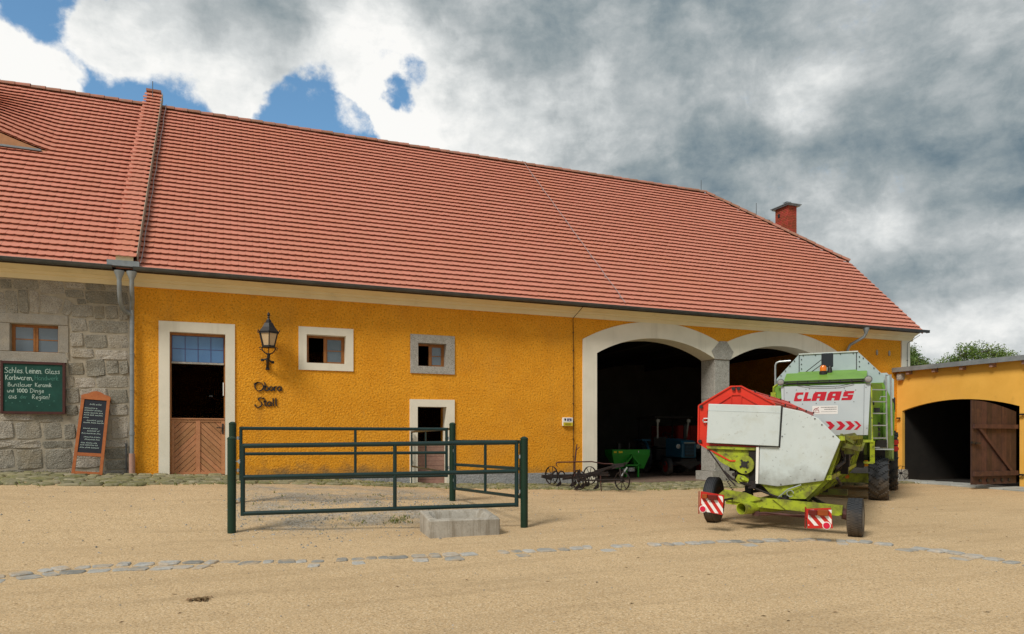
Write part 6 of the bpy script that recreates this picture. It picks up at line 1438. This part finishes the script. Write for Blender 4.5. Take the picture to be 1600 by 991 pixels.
def trailer():
    c = empty('header_trailer', 'low lime green trailer with two warning boards carrying the cutting header', 'trailer', OHV, CH)
    part = lambda mb, n, m, p=None, **k: (mb.build(n, m, c, world=False, **k) if p is None else (mb.xf(W[c]), mb.build(n, m, p, world=True, **k))[1])
    b = MB(); b.bar((-.62, -.12, .48), (1.10, -.12, .375), .13, .15); part(b, 'axle_beam', M['lime'])
    b = MB(); b.prism([(-.74, .55), (-.64, .64), (-.30, .60), (-.05, .50), (-.30, .44), (-.60, .46)], -.22, -.19); b.prism([(.1, .52), (.92, .47), (1.10, .33), (1.05, .30), (.3, .36)], -.22, -.19); part(b, 'beam_gusset', M['lime'])
    tm_ = Matrix.Translation((-.335, -.40, .362)) @ Matrix.Rotation(R(-27), 4, 'Z'); b = MB(); b.lathe([(.083, 0), (.097, 0), (.097, 1.5), (.083, 1.5), (.083, 0)], (0, 0, 0), 'Y', 20).xf(tm_); part(b, 'main_tube', M['lime'], smooth=True)
    part(MB().cyl((0, .5, 0), .084, .01, 'Y', 16).xf(tm_), 'tube_inside', M['soot2'])  # near-black disc painting the shade down the hollow tube
    b = MB(); b.bar((-.335, 1.5, .36), (.35, 5.6, .45), .08); b.bar((.6, 0, .42), (.2, 5.0, .45), .09, .09); b.bar((-.5, 3.6, .40), (.9, 3.6, .40), .10, .12); part(b, 'frame_rails', M['limedirt'])
    b = MB(); b.bar((.42, .4, .62), (.80, .3, .42), .05, .05); b.bar((-.28, .35, .70), (.3, .0, .52), .06, .07); b.bar((-.1, .3, .62), (-.45, .3, .56), .06, .05); b.b2(-.40, -.30, .2, .4, .4, .68); b.b2(.45, .55, .2, .4, .4, .55); b.b2(-.1, .0, 3.5, 3.7, .4, .7); b.b2(.45, .55, 3.5, 3.7, .4, .55); part(b, 'cradle', M['black'])
    b = MB(); b.tube([(-.25, -.2, .27), (.0, -.22, .30), (.3, -.22, .275), (.62, -.3, .30)], .012, 6); b.tube([(-.16, -.2, .26), (.2, -.2, .285), (.62, -.25, .26)], .022, 6); b.b2(-.20, -.10, -.22, -.12, .24, .31); part(b, 'cable', M['rustred'])
    def board(poly, y, lamps, disc, arm):
        poly = [(a + .055, b) for a, b in poly]; lamps = [(a + .055, *q) for a, *q in lamps]; disc = (disc[0] + .055, disc[1])
        w = part(MB().prism(poly, y, y + .02), 'warning_board', M['boardred'])
        xs = [p[0] for p in poly]; zs = [p[1] for p in poly]; x0, x1, z0, z1 = min(xs), max(xs), min(zs), max(zs); sh = (poly[1][1] - poly[0][1]) / (poly[1][0] - poly[0][0])
        for k in range(-2, 4):
            a = .12 * k + x0 + .02
            strip_ = [(a, z1), (a + .055, z1), (a + .055 + .26, z0 - .02), (a + .26, z0 - .02)]
            s = clip(strip_, x0 + .03, x1 - .015, z0 + .04, z1 - .04)
            if len(s) >= 3: part(MB().prism([(p[0], p[1] + sh * (p[0] - xs[0]) * .5) for p in s], y - .003, y - .0005), 'white_stripe', M['whiteprint'], w)
        for (lx, lz, lw, lh, m) in lamps: part(MB().b2(lx - lw / 2, lx + lw / 2, y - .055, y - .001, lz - lh / 2, lz + lh / 2, .008), 'rear_lamp', m, w)
        part(MB().cyl((disc[0], y - .006, disc[1]), .055, .012, 'Y', 20), 'reflector_rim', M['whiteprint'], w); part(MB().cyl((disc[0], y - .014, disc[1]), .044, .01, 'Y', 20), 'reflector', M['reflector'], w)
        part(MB().bar((arm[0], y + .03, arm[1]), (arm[2], -.12, arm[3]), .03), 'board_arm', M['rust'], w)
        part(MB().tube([(x0 - .005, y, z1), (x0 - .008, y, z0)], .009, 5), 'board_edge', M['reddark'], w)
    board([(-.90, .647), (-.545, .600), (-.571, .296), (-.92, .348)], -.9, [(-.71, .56, .14, .075, M['tail']), (-.83, .575, .08, .07, M['amber_dim'])], (-.865, .375), (-.6, .5, -.5, .5))
    board([(.644, .468), (.969, .495), (.994, .212), (.665, .19)], -1.1, [(.74, .42, .12, .075, M['tail']), (.87, .425, .14, .085, M['amber_dim'])], (.915, .245), (.7, .33, .7, .38))
    gw = lambda x, y, r: gzf(*(W[c] @ Vector((x, y, 0))).xy) - OHV.z + r - .008
    wheel(c, (1.275, -.10, gw(1.275, -.10, .285)), .285, .215, M['rimwhite'], tread='block', inner=.66)
    wheel(c, (-.945, .35, gw(-.945, .35, .385)), .385, .19, M['rustred'], steer=R(-3), tread='rib', inner=.6)
    part(MB().tube([(1.02, -.11, .36), (1.12, -.11, .34)], .06, 10).tube([(1.10, -.11, .33), (1.18, -.1, .31)], .085, 10), 'hub', M['rustred'])
    part(MB().tube([(-.9, .3, .44), (-.62, -.05, .50)], .04, 8), 'stub_axle', M['rustred'])
trailer()

# ---------------------------------------------------------------- old horse-drawn implement by the arch
def spoked(parent, c, r, rz, n=8):
    tm = Matrix.Translation(c) @ Matrix.Rotation(rz, 4, 'Z')
    hub = MB().lathe([(.025, -.07), (.04, -.05), (.04, .05), (.025, .07)], (0, 0, 0), 'X', 10).xf(tm).build('spoked_wheel', M['rust'], parent)
    t = MB().lathe([(r - .012, -.022), (r, -.022), (r, .022), (r - .012, .022), (r - .012, -.022)], (0, 0, 0), 'X', 32).xf(tm).build('iron_tyre', M['rust'], hub)
    for k in range(n): a = 2 * math.pi * k / n + .2; MB().bar((0, .03 * math.cos(a), .03 * math.sin(a)), (0, (r - .01) * math.cos(a), (r - .01) * math.sin(a)), .014, .012).xf(tm).build('spoke', M['rust'], hub)
def cultivator():
    c = empty('horse_cultivator', 'old black iron horse-drawn cultivator with four spoked wheels beside the first arch', 'farm implement', (8.8, -1.3, gzf(8.8, -1.3)))
    r = .25; Wp = [(8.19, -.46), (8.26, -1.95), (9.41, -.38), (9.40, -2.15)]
    for x, y in Wp: spoked(c, (x, y, gzf(x, y) + r + .035), r, R(17))
    z = -1.05
    f = MB()
    for a, b in ((0, 2), (1, 3)): f.tube([(Wp[a][0], Wp[a][1], z), (Wp[b][0], Wp[b][1], z)], .022, 6)
    f.bar((7.85, -.7, z + .06), (9.4, -1.3, z + .10), .05, .06); f.bar((8.0, -1.55, z + .02), (9.35, -1.5, z + .16), .05, .05); f.bar((8.3, -.45, z + .04), (8.4, -1.95, z + .04), .05, .05); f.bar((9.1, -.4, z + .06), (9.1, -2.0, z + .12), .05, .05)
    f.bar((8.6, -.9, z + .02), (9.75, -1.65, z + .35), .05, .05); f.bar((7.78, -.75, z + .06), (8.05, -.75, z - .02), .10, .08); c_frame = f.build('frame', M['rust'], c)
    s = MB()
    for x, y in ((8.15, -.9), (8.4, -1.15), (8.55, -1.45), (8.75, -1.2), (8.95, -1.0), (8.65, -.8), (8.9, -1.6), (8.35, -1.6)):
        zz = gzf(x, y); s.tube([(x, y, z + .1), (x + .06, y - .02, z - .02), (x + .10, y - .02, zz + .10), (x - .02, y - .04, zz + .01)], .020, 6); s.prism([(x - .08, zz + .01), (x + .06, zz + .16), (x + .09, zz + .06)], y - .06, y - .02)
    s.build('shares', M['rust'], c)
    g = MB()
    for x, y, h in ((8.05, -1.0, .20), (8.62, -1.15, .22), (8.35, -.75, .18), (8.9, -1.35, .16)):
        g.tube([(x + .11 * math.cos(t), y, z + .02 + h * math.sin(t) * .9) for t in [math.pi * i / 8 for i in range(9)]], .018, 6)
    g.prism([(8.50, z), (8.66, z), (8.62, z + .25), (8.56, z + .22)], -1.32, -1.28); g.build('tine_bows', M['rust'], c)
    MB().tube([(7.98, -1.2, -.645), (8.02, -1.2, -.61), (9.02, -1.22, -.605), (9.35, -1.25, -.665), (9.62, -1.3, -.67)], .018, 6).tube([(7.98, -1.2, -.64), (7.99, -1.2, -.71), (8.02, -1.2, -.71)], .012, 5).build('drawbar', M['rustred'], c)
    MB().tube([(8.52, -1.2, -1.0), (8.52, -1.2, -.62), (8.57, -1.2, -.25), (8.585, -1.2, -.14)], [.022, .02, .018, .012], 6).tube([(8.56, -1.2, -.30), (8.66, -1.2, -.22)], .010, 5).build('lever', M['rustred'], c)
    a = MB(); a.bar((9.5, -1.45, -.70), (9.75, -1.6, -.68), .06, .07); a.bar((9.65, -1.6, -.78), (9.40, -2.1, -1.02), .03, .03); a.bar((9.55, -1.5, -.72), (9.0, -1.4, -.86), .05, .05); a.bar((9.60, -1.5, -.74), (9.40, -.42, -1.0), .03, .03)
    for k in range(5): a.tube([(9.72 + .02 * k, -1.6, -.70), (9.78 + .03 * k, -1.62, -.62 - .02 * (k % 2))], .008, 4)
    a.build('fore_carriage', M['rust'], c); MB().tube([(9.45, -2.0, -.98), (9.72, -1.85, -.75)], .018, 6).build('shaft', M['galv'], c)
    MB().bar((8.9, -1.95, gzf(8.9, -1.95)), (8.9, -1.9, z + .1), .02).build('prop', M['rustred'], c)
cultivator()

# ---------------------------------------------------------------- machines inside the arch
def spreader():
    z0 = -1.275; c = empty('fertiliser_spreader', 'bright green twin hopper spreader standing just inside the first arch', 'spreader', (12.3, 2.5, z0))
    y0, y1 = 2.2, 2.7
    for k, (xa, xb) in enumerate(((11.61, 12.30), (12.34, 13.03))):
        xm = (xa + xb) / 2 + (.04 if k == 0 else -.04); h = MB()
        h.add([(xa, y0, -.35), (xb, y0, -.35), (xb, y1, -.35), (xa, y1, -.35), (xa, y0, -.52), (xb, y0, -.52), (xb, y1, -.52), (xa, y1, -.52), (xm - .28 + (.06 if k == 0 else .18), y0 + .1, -.98), (xm + .28 - (.18 if k == 0 else .06), y0 + .1, -.98), (xm + .1, y1 - .3, -.98), (xm - .1, y1 - .3, -.98)],
              [(0, 1, 5, 4), (1, 2, 6, 5), (2, 3, 7, 6), (3, 0, 4, 7), (4, 5, 9, 8), (5, 6, 10, 9), (6, 7, 11, 10), (7, 4, 8, 11), (8, 9, 10, 11), (3, 2, 1, 0)])
        h.build('hopper', M['spreader'], c)
    MB().b2(11.62, 13.02, 2.192, 2.2, -.50, -.36).build('front_band', M['spreader'], c)
    for xa, xb in ((11.66, 11.76), (11.84, 11.98)): MB().b2(xa, xb, 2.182, 2.1915, -.46, -.40).build('yellow_mark', M['yellow'], c)
    MB().b2(12.58, 12.60, 2.182, 2.1915, -.45, -.39).build('white_mark', M['whiteprint'], c)
    f = MB(); f.bar((12.0, 2.15, -.88), (12.32, 2.15, -.55), .05); f.bar((12.64, 2.15, -.88), (12.32, 2.15, -.55), .05); f.bar((11.98, 2.15, -.86), (12.66, 2.15, -.86), .05); f.bar((12.1, 2.15, -1.26), (12.1, 2.15, -.86), .05); f.bar((12.55, 2.15, -1.26), (12.55, 2.15, -.86), .05); f.bar((12.3, 2.14, -.86), (12.3, 2.62, -.86), .05); f.bar((12.3, 2.6, -1.26), (12.3, 2.6, -.84), .06); f.build('frame', M['spreader'], c)
    g = MB(); g.cyl((12.30, 2.25, -1.0), .16, .12, 'Z', 14); g.cyl((12.05, 2.2, -1.02), .06, .1, 'Y', 10); g.build('gearbox', M['galv'], c)
    MB().tube([(12.3, 2.3, -.35), (12.3, 2.3, -.12)], .02, 6).b2(12.0, 12.1, 2.5, 2.6, -.35, -.15).build('top_lever', M['black'], c)
spreader()

def tractor():
    z0 = -1.275; c = empty('tractor', 'old blue tractor with red wheels and dark canopy inside the barn', 'tractor', (15.02, 3.95, z0), R(-10))
    part = lambda mb, n, m, p=None, **k: (mb.build(n, m, c, world=False, **k) if p is None else (mb.xf(W[c]), mb.build(n, m, p, world=True, **k))[1])
    # local frame: x to the left of travel, y backwards; the nose points to -y
    Rm = Matrix.Rotation(R(-30), 4, 'Z')
    hd = MB().prism([(-1.55, .62), (-1.58, 1.10), (-1.45, 1.22), (-.2, 1.30), (-.2, .62)], -.27, .27, lambda y, x, z: (x, y, z)); hood = part(hd, 'hood', M['blue'], bevel=.04)
    part(MB().b2(-.17, .17, -1.60, -1.57, .68, 1.10), 'grille', M['black'], hood)
    g = MB()
    for z in np.linspace(.72, 1.06, 8): g.b2(-.165, .165, -1.612, -1.60, z, z + .015)
    part(g, 'grille_bars', M['blue'], hood)
    part(MB().b2(-.2, .2, -1.62, -1.56, 1.12, 1.16), 'nose_badge', M['galv'], hood)
    for x in (-.37, .37): l = part(MB().lathe([(.03, .12), (.085, .03), (.09, 0)], (x, -1.50, 1.02), 'Y', 12), 'headlight', M['blue']); part(MB().lathe([(.08, -.002), (.05, -.02), (.0001, -.03)], (x, -1.50, 1.02), 'Y', 12), 'headlight_glass', M['lens'], l)
    ch = MB(); ch.b2(-.18, .18, -1.4, 1.0, .42, .66); ch.b2(-.75, .75, -1.22, -1.10, .36, .46); ch.bar((-.3, -1.5, .5), (.3, -1.5, .5), .12, .16); ch.b2(-.35, .35, .4, 1.1, .5, .9); part(ch, 'chassis', M['black'])
    part(MB().prism([(-.55, .50), (.55, .50), (.0, .25)], -1.62, -1.56), 'front_weight', M['black'])
    for x in (-.62, .62): wheel(c, (x, -1.16, .31), .31, .17, M['reddark'], tread='rib', inner=.62)
    for x in (-.72, .72): wheel(c, (x, .85, .58), .58, .32, M['reddark'], tread='lug', inner=.6)
    for x in (-.72, .72): part(MB().tube([(x, .85 + .66 * math.cos(t), .58 + .66 * math.sin(t)) for t in [math.pi * i / 10 for i in range(1, 10)]], .05, 6).b2(x - .18, x + .18, .45, 1.2, 1.20, 1.26), 'fender', M['blue'])
    cn = part(MB().b2(-.75, .75, -.35, 1.35, 2.02, 2.10), 'canopy', M['soot2'])
    p = MB()
    for x, y in ((-.68, 1.28), (.68, 1.28)): part(MB().bar((x, y, .9), (x, y, 2.02), .05), 'canopy_post', M['soot2'], cn)
    for x in (-.55, .55): part(MB().bar((x, -.15, 1.30), (x * 1.1, -.28, 2.0), .05).box((x * 1.08, -.28, 1.93), (.12, .06, .10)), 'windscreen_post', M['rimwhite'], cn)
    s = MB(); s.b2(-.25, .25, .55, .9, .95, 1.02); s.b2(-.25, .25, .86, .92, 1.0, 1.35); part(s, 'seat', M['black'])
    s = MB(); s.lathe([(.17, -.012), (.19, 0), (.17, .012), (.15, 0), (.17, -.012)], (0, 0, 0), 'Z', 18).xf(Matrix.Translation((0, .25, 1.42)) @ Matrix.Rotation(R(30), 4, 'X')); s.tube([(0, -.1, 1.2), (0, .25, 1.42)], .02, 6); part(s, 'steering_wheel', M['black'])
    part(MB().lathe([(.06, 1.2), (.06, 1.75), (.04, 1.8)], (.16, -.9, 0), 'Z', 10), 'exhaust', M['black'])
tractor()
def wagon():
    z0 = -1.275; c = empty('farm_wagon', 'dark red wagon body at the back of the barn, right of the tractor', 'wagon', (17.2, 6.2, z0))
    MB().b2(16.2, 18.6, 5.2, 7.0, -.3, .52).build('wagon_box', M['reddark'], c)
    r = MB()
    for x in np.linspace(16.25, 18.55, 5): r.b2(x - .03, x + .03, 5.15, 5.199, -.3, .52)
    r.build('stakes', M['reddark'], c); MB().b2(16.4, 18.4, 5.4, 6.8, -.5, -.31).build('bed_frame', M['black'], c)
    for x in (16.7, 18.1):
        for y in (5.3, 6.9): wheel(c, (x - 17.2, y - 6.2, .40), .40, .16, M['reddark'], steer=R(90), tread='rib')
wagon()
def seeder():
    z0 = -1.275; c = empty('seat_implement', 'dark old implement with raised iron seat just inside the left jamb of the arch', 'farm implement', (10.9, 3.4, z0))
    s = MB(); s.prism([(10.75, -.02), (11.3, .10), (11.35, .06), (11.32, -.12), (10.8, -.18)], 3.2, 3.7); s.build('seat', M['rust'], c)
    f = MB(); f.tube([(10.95, 3.4, -.15), (10.85, 3.4, -.4), (10.9, 3.45, -.95)], .04, 6); f.bar((10.5, 3.4, -.9), (11.6, 3.4, -.9), .08); f.bar((11.0, 3.0, -.95), (11.0, 4.0, -.95), .08); f.tube([(10.9, 3.4, -.15), (11.0, 3.4, .0)], .03, 6); f.bar((10.9, 3.42, -.95), (10.9, 3.42, -.80), .06); f.build('frame', M['rust'], c, kind=None)
    for x in (10.5, 11.5): spoked(c, (x, 3.45, -.88), .36, R(20), 8)
seeder()
def old_wheel():
    x, y = 21.2, -.55; z = gzf(x, y); c = empty('wagon_wheel', 'small iron spoked wheel leaning by the shed gate behind the combine', 'wheel', (x, y, z))
    spoked(c, (x, y, z + .26), .25, R(60))
old_wheel()

# ================================================================ TREES BEHIND THE SHED
def tree(x, y, ztop, spread, blobs_, label, n, lm, seed):
    rnd = np.random.default_rng(seed); z0 = -1.5
    t = empty('ash_tree', label, 'tree', (x, y, z0), 0, 'trees behind the shed')
    m = MB(); zt = ztop - 2.6; m.tube([(x, y, z0 - .2), (x + .1, y, z0 + 1.6), (x - .05, y, (z0 + zt) / 2), (x + .05, y, zt), (x, y, ztop - .6)], [.30, .24, .19, .12, .03], 8)
    for bx, by, bz, br in blobs_:
        s = (x, y, max(zt - 2.2, bz - 2.4)); m.tube([s, ((s[0] * .55 + (x + bx) * .45), (s[1] * .55 + (y + by) * .45), s[2] * .5 + bz * .5), (x + bx, y + by, bz + br * .3)], [.10, .06, .015], 5)
        for _ in range(7):
            d = rnd.normal(size=3); d /= np.linalg.norm(d); m.tube([(x + bx, y + by, bz), tuple(np.array([x + bx, y + by, bz]) + d * br * .9)], [.028, .008], 4)
    m.build('trunk', M['trunk'], t)
    vs = []; fs = []
    tot = sum(b[3] ** 2 for b in blobs_)
    for bx, by, bz, br in blobs_:
        clumps = int(n * br * br / tot / 26)
        for _ in range(clumps):
            d = rnd.normal(size=3); d /= np.linalg.norm(d); p = np.array([x + bx, y + by, bz]) + d * br * rnd.uniform(.35, 1.12) * np.array([1, 1, .8])
            for _ in range(26):
                q = p + rnd.normal(size=3) * .13; a = rnd.normal(size=3); a /= np.linalg.norm(a); b = np.cross(a, rnd.normal(size=3)); b /= np.linalg.norm(b); l, w = rnd.uniform(.05, .10), rnd.uniform(.018, .034); k = len(vs)
                vs += [tuple(q - a * l), tuple(q + b * w), tuple(q + a * l), tuple(q - b * w)]; fs.append((k, k + 1, k + 2, k + 3))
    mb = MB().add(vs, fs); mb.build('crown', lm, t, fix=False)
# placed well behind the shed roof
def behind(px, t, py):
    u = (px - 800) / 1110.; return t * (math.sin(PHI) + math.cos(PHI) * u), -18 + t * (math.cos(PHI) - math.sin(PHI) * u), (686 - py) / 1110. * t
def grove():
    T = 46.; x, y, z = behind(1524, T, 540); k = T / 1110
    bl = []
    for px, py, r in ((1488, 566, 17), (1508, 553, 17), (1530, 552, 18), (1553, 556, 17), (1572, 562, 15), (1465, 573, 10), (1500, 575, 16), (1530, 575, 18), (1560, 576, 16), (1520, 598, 22), (1555, 600, 20), (1490, 598, 18)):
        a, b, c = behind(px, T + random.uniform(-1.5, 1.5), py); bl.append((a - x, b - y, c, r * k))
    tree(x, y, z, 3, bl, 'broad light green tree rising behind the shed roof, the wider of the two', 13500, M['leaf'], 11)
    T = 41.; x, y, z = behind(1432, T, 545); k = T / 1110; bl = []
    for px, py, r in ((1424, 552, 9), (1432, 563, 12), (1442, 570, 9), (1420, 568, 12), (1410, 560, 12), (1448, 578, 7), (1428, 585, 16), (1405, 585, 16)):
        a, b, c = behind(px, T + random.uniform(-1, 1), py); bl.append((a - x, b - y, c, r * k))
    tree(x, y, z, 2, bl, 'narrow darker tree showing between the barn corner and the shed roof', 6500, M['leaf2'], 12)
grove()

# ================================================================ lift everything so that the yard lies near z = 0
for o in list(COL.objects):
    if o.parent is None and o.type != 'LIGHT': o.location.z += EYE
